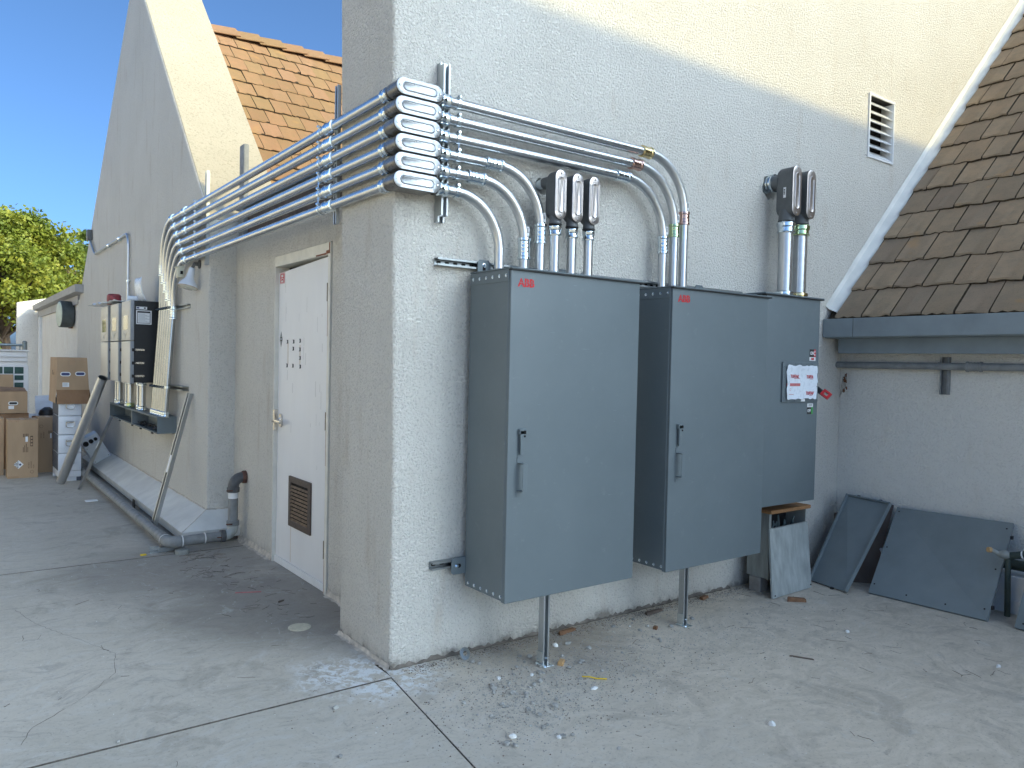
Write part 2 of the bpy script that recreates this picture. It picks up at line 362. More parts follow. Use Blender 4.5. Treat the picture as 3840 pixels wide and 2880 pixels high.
def tag(o, label=None, cat=None, group=None, kind=None):
    if label: o['label'] = label
    if cat: o['category'] = cat
    if group: o['group'] = group
    if kind: o['kind'] = kind
    return o
def thing(name, label, cat, loc=(0, 0, 0), group=None):
    o = bpy.data.objects.new(name, None); o.empty_display_size = .05; o.location = loc; COL.objects.link(o); return tag(o, label, cat, group)
def part(name, mb, mat, parent=None, label=None):
    me = mb if isinstance(mb, bpy.types.Mesh) else mb.mesh(name, mat)
    o = bpy.data.objects.new(name, me); COL.objects.link(o)
    if parent is not None:
        o.parent = parent
        if parent.parent is None and parent.type == 'EMPTY': o.location = -Vector(parent.location)
    if label: o['label'] = label
    return o
def one(name, mb, mat, label, cat, group=None): return tag(part(name, mb, mat), label, cat, group)
def text_mesh(txt, size, mat, o, ux, uy, offset=0.0, depth=.0006, align='LEFT', sx=1.0, shear=0):
    c = bpy.data.curves.new('t', 'FONT'); c.body = txt; c.size = size; c.offset = offset; c.extrude = depth; c.align_x = align; c.shear = shear; c.resolution_u = 2
    ob = bpy.data.objects.new('t', c); me = bpy.data.meshes.new_from_object(ob); bpy.data.objects.remove(ob); bpy.data.curves.remove(c)
    ux, uy, o = Vector(ux), Vector(uy), Vector(o); n = ux.cross(uy)
    for v in me.vertices: v.co = o + ux*v.co.x*sx + uy*v.co.y + n*v.co.z
    me.materials.clear(); me.materials.append(MATS[mat]); return me
def bolt(p, d, r=.007, h=.005, n=6): return MB().lathe(p, d, [(0, r*1.6), (.0015, r*1.6), (.0016, r), (h, r), (h+.001, r*.7)], n)
_bolts = {}
def bolts(name, pts, d, parent, mat='zinc', r=.007, h=.005):
    key = (tuple(d), mat, r, h)
    if key not in _bolts: _bolts[key] = bolt((0, 0, 0), d, r, h).mesh('bolt', mat)
    for p in pts:
        o = part(name, _bolts[key], mat, parent); o.location = o.location + Vector(p)
# ================================================================== the setting
g = part('ground', MB().quad((-900,-900,-.06),(900,-900,-.06),(900,900,-.06),(-900,900,-.06)), 'ground_pale'); tag(g, kind='structure')
def slab(*pp):
    top = [Vector((*p, 0)) for p in pp]; ctr = sum(top, Vector())/len(top)
    mb = MB(); lo = [Vector((p.x, p.y, -.055)) for p in top]; e = [p+Vector((0, 0, -.002)) for p in top]
    inn = []
    for p in top:
        d_ = ctr-p; inn.append(p+Vector((math.copysign(.002, d_.x), math.copysign(.002, d_.y), 0)))
    return mb.loft([lo, e, inn], cap=True)
pave = part('pavement', MB().box((-7, -8, -.058), (9, 20, -.034)), 'joint_fill'); tag(pave, kind='structure')
def J2(y): return -.03-.138*(-y-.06)
sl = [((-7,-.088),(-.034,-.088),(-.034,.1),(.3,.1),(.3,3.052),(-7,3.044)), ((-7,3.055),(.3,3.063),(.3,19.9),(-7,19.9)),
      ((-7,-8),(J2(-8)-.008,-8),(J2(-.1)-.008,-.1),(-7,-.1)), ((J2(-8)+.008,-8),(8.9,-8),(8.9,.05),(J2(-.1)+.016,.05))]
for q in sl:
    me = slab(*q).mesh('slab', 'concrete'); me.materials.append(MATS['joint_fill'])
    for p_ in me.polygons:
        if p_.normal.z < .9: p_.material_index = 1
    part('slab', me, 'concrete', pave)
# hairline cracks in the slabs
def crack(pts, w):
    mb = MB(); rnd = random.Random(len(pts)*7+int(w*1e5)); P = []
    for i in range(len(pts)-1):
        a, b = Vector((*pts[i], 0)), Vector((*pts[i+1], 0)); n = max(2, int((b-a).length/.03))
        for k in range(n): P.append(a.lerp(b, k/n)+Vector((rnd.uniform(-.006,.006), rnd.uniform(-.006,.006), 0)))
    L, R = [], []
    for i, p in enumerate(P):
        d = (P[min(i+1, len(P)-1)]-P[max(i-1, 0)]).normalized(); nn = Vector((-d.y, d.x, 0))*w*rnd.uniform(.4, 1)
        L.append(mb.V((p.x+nn.x, p.y+nn.y, .0012))); R.append(mb.V((p.x-nn.x, p.y-nn.y, .0012)))
    for i in range(len(P)-1): mb.F([L[i], R[i], R[i+1], L[i+1]])
    return mb
part('crack', crack([(-1.9,2.13),(-1.578,2.142),(-1.309,2.122),(-1.011,2.189),(-.85,2.2)], .0018), 'crack_fill', pave)
part('crack', crack([(-1.50,2.1),(-1.42,1.75),(-1.24,1.30),(-1.12,1.0),(-1.17,.72),(-1.28,.55),(-1.42,.40)], .0014), 'crack_fill', pave)
part('crack', crack([(-1.42,.40),(-1.55,.28),(-1.62,.10)], .0022), 'crack_fill', pave)

# ------------------------------------------------------------------ tall building with the long wall, corner and door
B = thing('stucco_building', 'tall cream stucco building with long wall carrying three grey cabinets, and white door', 'building', (0, 0, 0))
def batter(z): return 0 if z < 1 else -.018*(z-1)
def ragged(cx, cz, r, n=18, seed=1):
    rn = random.Random(seed); return [(cx+r*rn.uniform(.82, 1.12)*math.cos(2*math.pi*k/n), 0, cz+r*rn.uniform(.82, 1.12)*math.sin(2*math.pi*k/n)) for k in range(n)]
h1 = ragged(.93, 2.632, .048, seed=3); h2 = ragged(3.09, 2.952, .095, seed=5)
vent = (4.432, 4.812, 3.423, 3.926)
outline = [(.04,0,-.05),(12,0,-.05),(12,0,8.6),(8,0,7.5),(1.5,0,4.6),(.04,0,4.6)]
mb = MB().fill([outline, h1, h2, [(vent[0],0,vent[2]),(vent[1],0,vent[2]),(vent[1],0,vent[3]),(vent[0],0,vent[3])]])
for f in mb.bm.faces:
    f.normal_update()
    if f.normal.y > 0: f.normal_flip()
top = [(x, z) for x, _, z in outline[2:]]
for (x0, z0), (x1, z1) in zip(top[:-1], top[1:]): mb.quad((x0,0,z0),(x1,0,z1),(x1,.25,z1),(x0,.25,z0))
mb.quad((.04,.25,-.05),(.04,.25,4.6),(1.5,.25,4.6),(1.5,.25,-.05)); mb.quad((1.5,.25,-.05),(1.5,.25,4.6),(8,.25,7.5),(8,.25,-.05)); mb.quad((8,.25,-.05),(8,.25,7.5),(12,.25,8.6),(12,.25,-.05))
part('wall', mb.mesh('wall', 'stucco', recalc=False), 'stucco', B)
for hh, nm in ((h1, 'wall_hole'), (h2, 'wall_hole')):
    part(nm, MB().loft([hh, [(x, .12, z) for x, y, z in hh]], cap=False), 'stucco', B); part(nm, MB().prism([(x, z) for x, y, z in hh], (0,.118,0), (1,0,0), (0,0,1), (0,.002,0)), 'void', B)
# corner pier: rounded footprint with a slight batter
def footprint(z):
    bx = batter(z); P = [(.30,.64)]
    P += [(p.x, p.y) for p in arc((bx+.018,.622,0), .018, (0,1,0), (-1,0,0), 0, math.pi/2, 5)]
    P += [(p.x, p.y) for p in arc((bx+.026,.026,0), .026, (-1,0,0), (0,-1,0), 0, math.pi/2, 6)]
    P += [(.041, 0)]; return P
mb = MB(); rings = [[mb.V((x, y, z)) for x, y in footprint(z)] for z in (-.05, .5, 1, 1.8, 2.6, 3.4, 4.6)]
for a, b in zip(rings[:-1], rings[1:]):
    for i in range(len(a)-1): mb.F([a[i], a[i+1], b[i+1], b[i]])
mb.F(rings[-1])
part('corner_pier', mb, 'stucco_left', B)
XD = .235
dw = MB().fill([[(XD,.6,-.05),(XD,1.36,-.05),(XD,1.36,2.395),(XD,2.452,2.395),(XD,2.452,-.05),(XD,3.49,-.05),(XD,3.49,2.64),(XD,.6,2.64)]])
dw.quad((XD,1.36,-.05),(XD,1.36,2.395),(XD+.14,1.36,2.395),(XD+.14,1.36,-.05)).quad((XD,2.452,-.05),(XD,2.452,2.395),(XD+.14,2.452,2.395),(XD+.14,2.452,-.05)).quad((XD,1.36,2.395),(XD,2.452,2.395),(XD+.14,2.452,2.395),(XD+.14,1.36,2.395))
part('door_wall', dw, 'stucco_left', B)
part('dark_gap_strip', MB().box((XD+.05,.3,2.63), (XD+.12,3.6,2.9)), 'wood_old', B)  # dark strip standing in for the shadowed gap above the door wall
part('flat_roof', MB().box((XD-.0,.26,2.90), (6,3.5,2.94)), 'fascia_paint', B)
# ragged plaster skirting at the pier foot
rn = random.Random(4); mb = MB()
def skirt(pts, nrm, hgt, w, seed, vr=.6):
    rn = random.Random(seed); mb = MB(); A = []; Bq = []; Cq = []
    for i in range(len(pts)-1):
        a, b = Vector((*pts[i], 0)), Vector((*pts[i+1], 0)); n = max(2, int((b-a).length/.022))
        for k in range(n+1):
            p = a.lerp(b, k/n); N = Vector((*nrm, 0))
            A.append(p+Vector((0, 0, hgt*rn.uniform(vr, 1.0)))+N*.002); Bq.append(p+N*w*rn.uniform(.3, .4)+Vector((0, 0, hgt*.14))); Cq.append(p+N*w*rn.uniform(.6, 1.25)+Vector((0, 0, .001)))
    va = [mb.V(p) for p in A]; vb = [mb.V(p) for p in Bq]; vc = [mb.V(p) for p in Cq]
    for i in range(len(A)-1): mb.F([va[i], va[i+1], vb[i+1], vb[i]]); mb.F([vb[i], vb[i+1], vc[i+1], vc[i]])
    return mb
part('plaster_skirting', skirt([(0,.64),(0,.0)], (-1, 0), .03, .028, 1), 'caulk', B)
part('plaster_skirting', skirt([(.0,0),(2.75,0)], (0, -1), .026, .02, 2, .1), 'ledge_dirty', B)
part('plaster_skirting', skirt([(XD,3.3),(XD,2.46)], (-1, 0), .06, .035, 3), 'caulk', B)
part('plaster_skirting', skirt([(XD,1.36),(XD,.64)], (-1, 0), .05, .03, 5), 'caulk', B)
# louvred vent high in the wall
V = part('vent', MB().box((vent[0]-.018,-.012,vent[2]-.018), (vent[1]+.018,.0,vent[2]), .002).box((vent[0]-.018,-.012,vent[3]), (vent[1]+.018,.0,vent[3]+.018), .002).box((vent[0]-.018,-.0115,vent[2]), (vent[0],.0,vent[3])).box((vent[1],-.0115,vent[2]), (vent[1]+.018,.0,vent[3]))
         .box((vent[0]-.001,.0,vent[2]-.001),(vent[0]+.004,.1,vent[3]+.001)).box((vent[1]-.004,.0,vent[2]-.001),(vent[1]+.001,.1,vent[3]+.001)), 'white_paint', B)
part('vent_back', MB().box((vent[0]-.05,.1,vent[2]-.05), (vent[1]+.05,.11,vent[3]+.05)).box((vent[0]-.05,.0,vent[3]+.001),(vent[1]+.05,.1,vent[3]+.006)).box((vent[0]-.05,.0,vent[2]-.006),(vent[1]+.05,.1,vent[2]-.001)), 'void', V)
for k in range(7):
    z = vent[2]+.035+k*.0715
    part('slat', MB().prism([(-.008,-.03),(.0,-.034),(.075,.028),(.07,.036)], (vent[0]+.004,0,z), (0,1,0), (0,0,1), (vent[1]-vent[0]-.008,0,0)), 'white_paint', V)
# door
D = part('door', MB().hexa([(XD+.02,1.414,.012),(XD+.02,2.432,.012),(XD+.064,2.432,.012),(XD+.064,1.414,.012),(XD+.02,1.414,2.304),(XD+.02,2.432,2.262),(XD+.064,2.432,2.262),(XD+.064,1.414,2.304)]), 'door_paint', B)
part('door_frame', MB().box((XD-.012,1.372,2.31),(XD+.13,2.444,2.39),.003).box((XD-.0115,1.372,-.02),(XD+.13,1.41,2.31),.003).box((XD-.0115,2.434,-.02),(XD+.13,2.444,2.31)), 'frame_paint', B)
part('doorway', MB().box((XD+.1,1.3,-.02),(XD+.14,2.5,2.4)), 'void', B)
part('bottom_sweep', MB().prism([(0,0),(.004,.048),(.014,.05),(.016,0)], (XD+.003,1.416,.004), (1,0,0), (0,0,1), (0,1.012,0)), 'white_paint', D)
LV = (1.712,2.138,.338,.715)
part('louver_frame', MB().box((XD+.006,LV[0],LV[2]),(XD+.03,LV[1],LV[2]+.045),.002).box((XD+.006,LV[0],LV[3]-.045),(XD+.03,LV[1],LV[3]),.002).box((XD+.0065,LV[0],LV[2]+.045),(XD+.03,LV[0]+.045,LV[3]-.045)).box((XD+.0065,LV[1]-.045,LV[2]+.045),(XD+.03,LV[1],LV[3]-.045)), 'louver_brown', D)
part('louver_back', MB().box((XD+.0185,LV[0]+.04,LV[2]+.04),(XD+.0195,LV[1]-.04,LV[3]-.04)), 'void', D)
sm = MB().prism([(-.004,-.005),(.002,-.008),(.010,.006),(.006,.009)], (0,0,0), (1,0,0), (0,0,1), (0,LV[1]-LV[0]-.09,0)).mesh('louver_slat','louver_slat')
for k in range(10):
    o = part('louver_slat', sm, 'louver_slat', D); o.location = (XD+.007, LV[0]+.045, LV[2]+.055+k*.0275)
for z in (2.055, 1.177, .296):
    part('hinge', MB().lathe((XD+.004,1.432,z-.062),(0,0,1),[(0,.011),(.04,.011),(.041,.0095),(.043,.011),(.082,.011),(.083,.0095),(.085,.011),(.124,.011)],10).box((XD+.004,1.411,z-.06),(XD+.018,1.43,z+.06)), 'hinge_metal', D)
    part('rust_streak', MB().box((XD-.0125,1.40,z-.30),(XD-.0121,1.408,z-.062)), 'rust_stain', D)
part('latch_plate', MB().box((XD-.014,2.418,1.035),(XD+.02,2.444,1.20),.003), 'nickel', D)
part('lever_handle', MB().lathe((XD+.02,2.345,1.115),(-1,0,0),[(0,.032),(.008,.032),(.014,.026),(.018,.013),(.05,.012),(.053,.012)],16).box((XD-.05,2.205,1.104),(XD-.026,2.375,1.126),.006,2), 'nickel', D)
part('lock_plate', MB().prism(stadium(.105,.058), (XD+.019,2.345,1.118), (0,0,1), (0,1,0), (-.012,0,0)), 'nickel', D)
FS = part('fire_sticker', MB().box((XD+.0188,2.316,2.178),(XD+.0196,2.408,2.262)), 'red_paint', D)
def door_text(txt, size, mat, y, z, **k): return text_mesh(txt, size, mat, (XD+.0182, y, z), (0,-1,0), (0,0,1), **k)
part('lettering', door_text('FIRE', .026, 'paper', 2.362, 2.228, offset=.0012, align='CENTER'), 'paper', FS if False else D)
part('lettering', door_text('INSIDE', .018, 'paper', 2.362, 2.190, offset=.0008, align='CENTER'), 'paper', D)
part('sticker_arc', MB().prism([(.030*math.cos(a*math.pi/10),.016*math.sin(a*math.pi/10)) for a in range(11)]+[(.022*math.cos(a*math.pi/10),.010*math.sin(a*math.pi/10)) for a in range(10,-1,-1)], (XD+.0182,2.362,2.206),(0,-1,0),(0,0,1),(.0004,0,0)), 'paper', D)
for k in range(7):
    for zz in (2.178, 2.253): part('sticker_stripe', MB().prism([(0,0),(.005,0),(.009,.008),(.004,.008)], (XD+.0182,2.402-k*.0125,zz),(0,-1,0),(0,0,1),(.0004,0,0)), 'paper', D)
dm = part('diamond_sticker', MB().prism([(0,-.06),(.03,0),(0,.06),(-.03,0)], (XD+.0196,2.372,1.748),(0,-1,0),(0,0,1),(-.0006,0,0)), 'sticker_dark', D)
for poly in ([(-.016,.016),(.016,.016),(0,.046)], [(-.024,-.006),(.024,-.006),(.024,.008),(-.024,.008)], [(-.014,-.016),(.014,-.016),(0,-.042)]):
    part('sticker_mark', MB().prism(poly, (XD+.0189,2.372,1.748),(0,-1,0),(0,0,1),(-.0004,0,0)), 'ink_grey', D)
for y, z in ((2.233,1.727),(2.106,1.727),(1.976,1.732),(2.112,1.674),(1.977,1.668),(1.974,1.605),(2.238,1.546),(2.116,1.546),(1.969,1.542)):
    part('tape_square', MB().box((XD+.016,y-.014,z-.014),(XD+.02,y+.014,z+.014),.001), 'ink', D); part('tape_square', MB().box((XD+.0148,y-.0,z-.01),(XD+.016,y+.013,z+.010)), 'paper', D)
for y, z0, z1 in ((2.222,1.555,1.72),(1.976,1.56,1.70)): part('tape_residue', MB().box((XD+.0192,y-.014,z0),(XD+.0198,y+.014,z1)), 'faint_stain', D)
rn = random.Random(11)
for k in range(22):
    y = rn.uniform(1.5,2.3); z = rn.uniform(.8,2.15); part('scuff', MB().box((XD+.0195,y,z),(XD+.0199,y+rn.uniform(.0012,.0025),z+rn.uniform(.02,.16))), 'door_scuff', D)
for y, w in ((2.115,.009),): part('rust_streak', MB().box((XD+.0194,y-w,.06),(XD+.0198,y+w,.338)), 'faint_stain', D)
for y0, y1, z0, z1 in ((1.376,1.44,2.312,2.335),(1.44,1.62,2.309,2.320),(1.376,1.392,2.335,2.385)): part('rust_patch', MB().box((XD-.0128,y0,z0),(XD-.0121,y1,z1)), 'rust', B)

# ------------------------------------------------------------------ gabled building on the left
G = thing('gable_building', 'gabled stucco building with tall A-shaped end wall and tan tiled roof', 'building', (0, 3.47, 0))
YL = 3.47; GS = 1.032
def zg(y): return 3.12+GS*(y-3.797)
prof = [(YL,-.05),(YL,zg(YL)),(6.877,zg(6.877)),(11.35,2.52),(11.6,2.5),(11.6,-.05)]
mb = MB().prism(prof, (0,0,0), (0,1,0), (0,0,1), (.72,0,0))
es = [e for e in mb.bm.edges if e.calc_length() > .3 and all(abs(v.co.x) < 1e-4 or True for v in e.verts) and len(e.link_faces) == 2]
bmesh.ops.bevel(mb.bm, geom=[e for e in es if max(v.co.z for v in e.verts) > .1], offset=.022, segments=3, affect='EDGES', profile=.5)
part('end_wall', mb, 'stucco_left', G)
_n = Vector((0, -GS, 1)).normalized()
def capp(y, x, h): return Vector((x, y, zg(y)))+_n*h
part('top_slab', MB().hexa([capp(YL+.02,.012,-.02),capp(YL+.02,.712,-.02),capp(6.86,.712,-.02),capp(6.86,.012,-.02),capp(YL+.02,.016,.005),capp(YL+.02,.708,.005),capp(6.86,.708,.005),capp(6.86,.016,.005)]), 'stucco_top_dimmed', G)  # slab added over the same wall to carry the darkened colour
part('side_wall', MB().box((.70,YL+.05,-.05),(8,YL+.25,2.66)), 'stucco_left', G)
RO = -.15
def zr(y): return zg(y)+RO
RY = 6.33
roof = part('roof', MB().prism([(YL-.1,zr(YL-.1)),(RY,zr(RY)),(RY+6,zr(RY)-6*GS),(RY+6,zr(RY)-6*GS-.1),(RY,zr(RY)-.15),(YL-.1,zr(YL-.1)-.1)], (.70,0,0), (0,1,0), (0,0,1), (7.5,0,0)), 'tile_edge', G)
sl_ = math.atan(GS); su = Vector((0, math.cos(sl_), math.sin(sl_))); sn = Vector((0, -math.sin(sl_), math.cos(sl_)))
def tile_mesh(w, L, th, ux, uy, un, mat, seed, name='tile'):
    rn = random.Random(seed); mb = MB(); n = 6; rows = []
    for j, v in enumerate((0, .012, L)):
        ln = []
        for i in range(n+1):
            x = (i/n-.5)*w; off = rn.uniform(-.012,.008) if j == 0 else (rn.uniform(-.004,.004) if j == 1 else 0)
            hz = th*(.72 if j == 0 else 1) if j < 2 else .006
            ln.append(ux*x + uy*(v+ (off if j < 2 else 0)) + un*(hz+rn.uniform(-.002,.002)*(j < 2)))
        rows.append(ln)
    low = [p - un*(th*.72+.004+rn.uniform(0,.004)) for p in rows[0]]
    V_ = [[mb.V(p) for p in r] for r in rows]; lo = [mb.V(p+uy*.004) for p in low]
    for a, b in zip(V_[:-1], V_[1:]):
        for i in range(n): mb.F([a[i], a[i+1], b[i+1], b[i]])
    for i in range(n): mb.F([lo[i], lo[i+1], V_[0][i+1], V_[0][i]])
    lb = [mb.V(ux*(-w/2)+uy*L-un*.01), mb.V(ux*(w/2)+uy*L-un*.01)]
    mb.F([lo[0], V_[0][0], V_[1][0], V_[2][0], lb[0]]); mb.F([lo[n], lb[1], V_[2][n], V_[1][n], V_[0][n]])
    me = mb.mesh(name, mat); me.materials.append(MATS['tile_edge'])
    for p in me.polygons:
        if abs(p.normal.dot(un)) < .55: p.material_index = 1
    return me
ex = .27; tms = [tile_mesh(.196, ex+.05, .034, Vector((1,0,0)), su, sn, 'tile_tan', s) for s in range(6)]
rn = random.Random(21); y0 = 3.62; row = 0
while y0+row*ex*math.cos(sl_) < RY-.12:
    y = y0+row*ex*math.cos(sl_); off = (row % 2)*.1+rn.uniform(-.02,.02)
    for k in range(14):
        x = .60+off+k*.202
        o = part('tile', rn.choice(tms), 'tile_tan', roof); o.location = (x, y+rn.uniform(-.006,.006), zr(y)+.004+rn.uniform(-.002,.002))
        o.rotation_euler = (rn.uniform(-.012,.012), rn.uniform(-.01,.01), rn.uniform(-.012,.012))
    row += 1
for k in range(9):
    o = part('ridge_tile', MB().box((0,-.13,-.014),(.34,.12,.0),.002), 'tile_tan', roof); x = .72+k*.285
    o.location = (x, RY-.075, zr(RY)-.012); o.rotation_euler = (math.radians(38), math.radians(-5), 0)
# sloping painted skirt along the foot of the end wall
LX, LT, LB_ = -.25, .118, .04
mb = MB(); A = [(0,9.0,.262),(0,YL,.258),(.30,YL,.258)]; Bq = [(LX,9.0,LT),(LX,3.27,LT),(.30,3.27,LT)]; Cq = [(p[0]+(.012 if p[0] < 0 else 0),p[1]+(.012 if p[1] < 4 else 0),LB_) for p in Bq]; Dq = [(-.19,9.0,LB_+.004),(-.19,3.34,LB_+.004),(.30,3.34,LB_+.004)]
LV_ = [[mb.V(p) for p in r] for r in (A, Bq, Cq, Dq)]
for a, b in zip(LV_[:-1], LV_[1:]):
    for i in range(2): mb.F([a[i], a[i+1], b[i+1], b[i]])
mb.F([LV_[0][0], LV_[1][0], LV_[2][0], LV_[3][0]])
sk = part('skirt_ledge', mb, 'ledge_paint', G)
part('foundation', MB().box((-.185,3.345,-.05),(.30,9.0,LB_+.006)), 'ledge_dirty', G)
rn = random.Random(8)
part('joint_bead', MB().tube([(-.004+rn.uniform(-.002,.002), 9-.1*k, .262+rn.uniform(-.003,.003)) for k in range(56)], .0065, 6), 'caulk', sk)
part('joint_bead', MB().tube([(.02*k, YL-.004, .260+rn.uniform(-.003,.003)) for k in range(12)], .006, 6), 'caulk', sk)
part('joint_bead', MB().tube([(0,YL,.262),(-.12,3.37,.19),(LX,3.27,LT+.001)], .0028, 6), 'caulk', sk)

# ------------------------------------------------------------------ low building far left
L = thing('low_building', 'low pale stucco building with grey gutter at the far left', 'building', (0, 15, 0))
part('wall', MB().box((.03,11.5,-.05),(.3,18.4,2.62)), 'stucco_far', L)
part('gutter', MB().prism([(0,0),(-.15,.02),(-.165,.13),(-.15,.14),(0,.14)], (.03,10.9,2.60), (1,0,0), (0,0,1), (0,7.35,0)), 'fascia_far', L)
for ya, yb in ((11.5,12.9),(12.92,15.4),(15.42,18.3)): part('fascia_board', MB().box((-.012,ya,2.455),(.03,yb,2.6)), 'fascia_far', L)
part('corner_trim', MB().box((-.03,17.75,-.05),(.03,17.98,2.46)), 'white_paint', L)
part('end_wall', MB().prism([(-.43,-.05),(5,-.05),(5,4.0),(-.43,2.80)], (0,18.4,0), (1,0,0), (0,0,1), (0,.3,0)), 'stucco_far', L)
part('roof', MB().box((.03,11.4,2.60),(6,18.4,2.66)), 'fascia_far', L)

# ------------------------------------------------------------------ tiled wing on the right
W = thing('tiled_wing', 'wing on the right with steep brown tiled roof above grey fascia', 'building', (4.12, -2, 0))
XW = 4.12
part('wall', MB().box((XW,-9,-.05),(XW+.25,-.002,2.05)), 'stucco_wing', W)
part('base_block', MB().box((3.90,-9,-.05),(XW,-.45,.25),.008).box((3.885,-9,-.05),(3.90,-.5,.09),.003), 'white_paint', W)
part('fascia', MB().box((3.835,-9,1.862),(3.868,-.004,2.008),.003), 'fascia_paint', W)
part('drip_board', MB().box((3.99,-9,1.737),(4.025,-.05,1.856),.002), 'fascia_paint', W)
part('soffit', MB().box((3.868,-9,1.856),(XW,-.006,1.874)), 'fascia_paint', W)
part('fascia_joint', MB().box((3.834,-.262,1.864),(3.8345,-.259,2.006)), 'gasket', W)
def zw(x): return x-1.872
wroof = part('roof', MB().prism([(3.86,zw(3.86)-.02),(8.2,zw(8.2)-.02),(12,zw(8.2)-3.8),(12,zw(8.2)-3.95),(8.2,zw(8.2)-.14),(3.86,zw(3.86)-.1)], (0,-9,0), (1,0,0), (0,0,1), (0,8.995,0)), 'tile_edge', W)
wu = Vector((1,0,1)).normalized(); wnm = Vector((-1,0,1)).normalized()
ex = .333; tms = [tile_mesh(.216, ex+.06, .034, Vector((0,-1,0)), wu, wnm, 'tile_brown', 40+s) for s in range(6)]
half = [tile_mesh(.112, ex+.06, .034, Vector((0,-1,0)), wu, wnm, 'tile_brown', 60+s) for s in range(2)]
rn = random.Random(31)
for r_ in range(17):
    x = 3.872+r_*ex*.7071; n = 10 if r_ < 5 else (8 if r_ < 10 else 6)
    st = -.09-(r_ % 2)*.113
    if r_ % 2:
        o = part('tile', half[r_ % 4 // 2], 'tile_brown', wroof); o.location = (x, -.09-.058, zw(x)+.002)
    for k in range(n):
        y = st-.115-k*.2265
        o = part('tile', rn.choice(tms), 'tile_brown', wroof); o.location = (x+rn.uniform(-.006,.006), y, zw(x)+.002+rn.uniform(-.002,.002)); o.rotation_euler = (rn.uniform(-.01,.01), rn.uniform(-.012,.012), rn.uniform(-.012,.012))
part('tile_underlay', MB().prism([(3.87,zw(3.87)),(8.2,zw(8.2)),(8.2,zw(8.2)-.01),(3.87,zw(3.87)-.01)], (0,-9,0), (1,0,0), (0,0,1), (0,8.9,0)), 'tile_edge', wroof)
mb = MB(); rn = random.Random(3); a, b, c = [], [], []
for k in range(60):
    x = 3.90+k*.075; zz = zw(x)+.035
    a.append(mb.V((x-.03,-.003,zz+.058+rn.uniform(-.006,.006)))); b.append(mb.V((x,-.012,zz+.03))); c.append(mb.V((x+.02,-.085+rn.uniform(-.006,.006),zz-.006)))
for k in range(59): mb.F([a[k],a[k+1],b[k+1],b[k]]); mb.F([b[k],b[k+1],c[k+1],c[k]])
part('flashing', mb, 'ledge_paint', W)

# ------------------------------------------------------------------ added out of view: canopy and buildings that shape the light
HN = 3.68+9*math.tan(SUN_EL)*math.hypot(SUN_X,SUN_Y)/abs(SUN_Y)
N = thing('added_canopy', 'large flat canopy on columns across the yard behind the camera', 'canopy', (7, -14, 0))  # unseen, added to cast the wall shadow and pass low light underneath
part('caster_roof', MB().box((4.2,-17.8,HN-.35),(13.8,-9,HN),.02), 'white_paint', N)
for x in (4.6, 9, 13.4):
    for y in (-9.5, -17.3): part('column', MB().box((x-.15,y-.15,-.05),(x+.15,y+.15,HN-.35),.02), 'stucco_tan', N)
O = thing('bounce_building', 'single storey cream building across the yard', 'building', (-11, 12, 0))  # unseen, added so its sunlit wall sends warm light onto left faces
part('wall', MB().box((-13,-4,-.05),(-9.2,30,5.0)), 'stucco_tan', O); part('top_slab', MB().box((-13.1,-4.1,5.0),(-9.12,30.1,5.12),.01), 'white_paint', O)
for y in range(-2, 28, 6): part('window', MB().box((-9.2,y,1.0),(-9.16,y+1.2,2.2),.01), 'glass_dark', O)
Q_ = thing('added_house', 'cream house beyond the yard to the far left', 'house', (-13, 40, 0))  # unseen, added as a warm reflection in conduits and inverter fronts
part('wall', MB().box((-24,38,-.05),(-3.2,44,5.6)), 'stucco_tan', Q_); part('roof', MB().prism([(37.4,5.6),(44.6,5.6),(41,8)], (-24.5,0,0), (0,1,0), (0,0,1), (21.8,0,0)), 'tile_edge', Q_)
for x in range(-22, -5, 4): part('window', MB().box((x,37.96,1.2),(x+1.4,38,2.6),.01), 'glass_dark', Q_)
# ================================================================== strut channels
def strut_poly(w=.041, d=.041, t=.0026, lip=.010):
    h = w/2; g = h-lip
    return [(-h,0),(h,0),(h,d),(g,d),(g,d-.007),(g+t,d-.007),(g+t,d-t),(h-t,d-t),(h-t,t),(-h+t,t),(-h+t,d-t),(-g-t,d-t),(-g-t,d-.007),(-g,d-.007),(-g,d),(-h,d)]
def strut(name, a, b, out, label, group='galvanised strut channels', mat='strut', d=.041, w=.041, slots=0, double=False, cat='strut channel'):
    a, b, out = Vector(a), Vector(b), Vector(out).normalized(); ax = (b-a).normalized(); side = ax.cross(out)
    t = thing(name, label, cat, a, group)
    part('channel', MB().prism(strut_poly(w, d), a, side, out, b-a), mat, t)
    if double: part('channel', MB().prism(strut_poly(w, d), a+out*(d+.001)+ax*.03, side, out, b-a-ax*.045), mat, t)
    Ln = (b-a).length; off = (d+.001) if double else 0
    if slots:
        n = int(Ln/slots); sm = MB().prism(stadium(.028,.013,5), (0,0,0), ax, side, out*.0006).mesh('slot', 'void' if slots > 0 else 'void')
        for k in range(n):
            o = part('slot', sm, 'void', t); o.location = o.location + a+ax*(slots*(k+.5))+out*(.0028+off)
    return t
strut('strut_channel', (0.003,3.50,2.40), (0.003,3.50,3.215), (-1,0,0), 'upright strut channel on left wall edge behind the far end of the conduits', d=.028)
strut('strut_channel', (-.030,.675,2.38), (-.030,.675,3.17), (-1,0,0), 'upright strut channel on the pier beside the door behind the conduits', d=.021)
strut('strut_channel', (.235,-.001,2.33), (.235,-.001,3.155), (0,-1,0), 'tall doubled strut channel on long wall behind the right conduit runs', double=True, mat='strut', d=.034)
strut('strut_channel', (.217,-.001,2.126), (2.75,-.001,2.126), (0,-1,0), 'long horizontal strut rail behind the tops of the cabinets', slots=.052, mat='strut_dark')
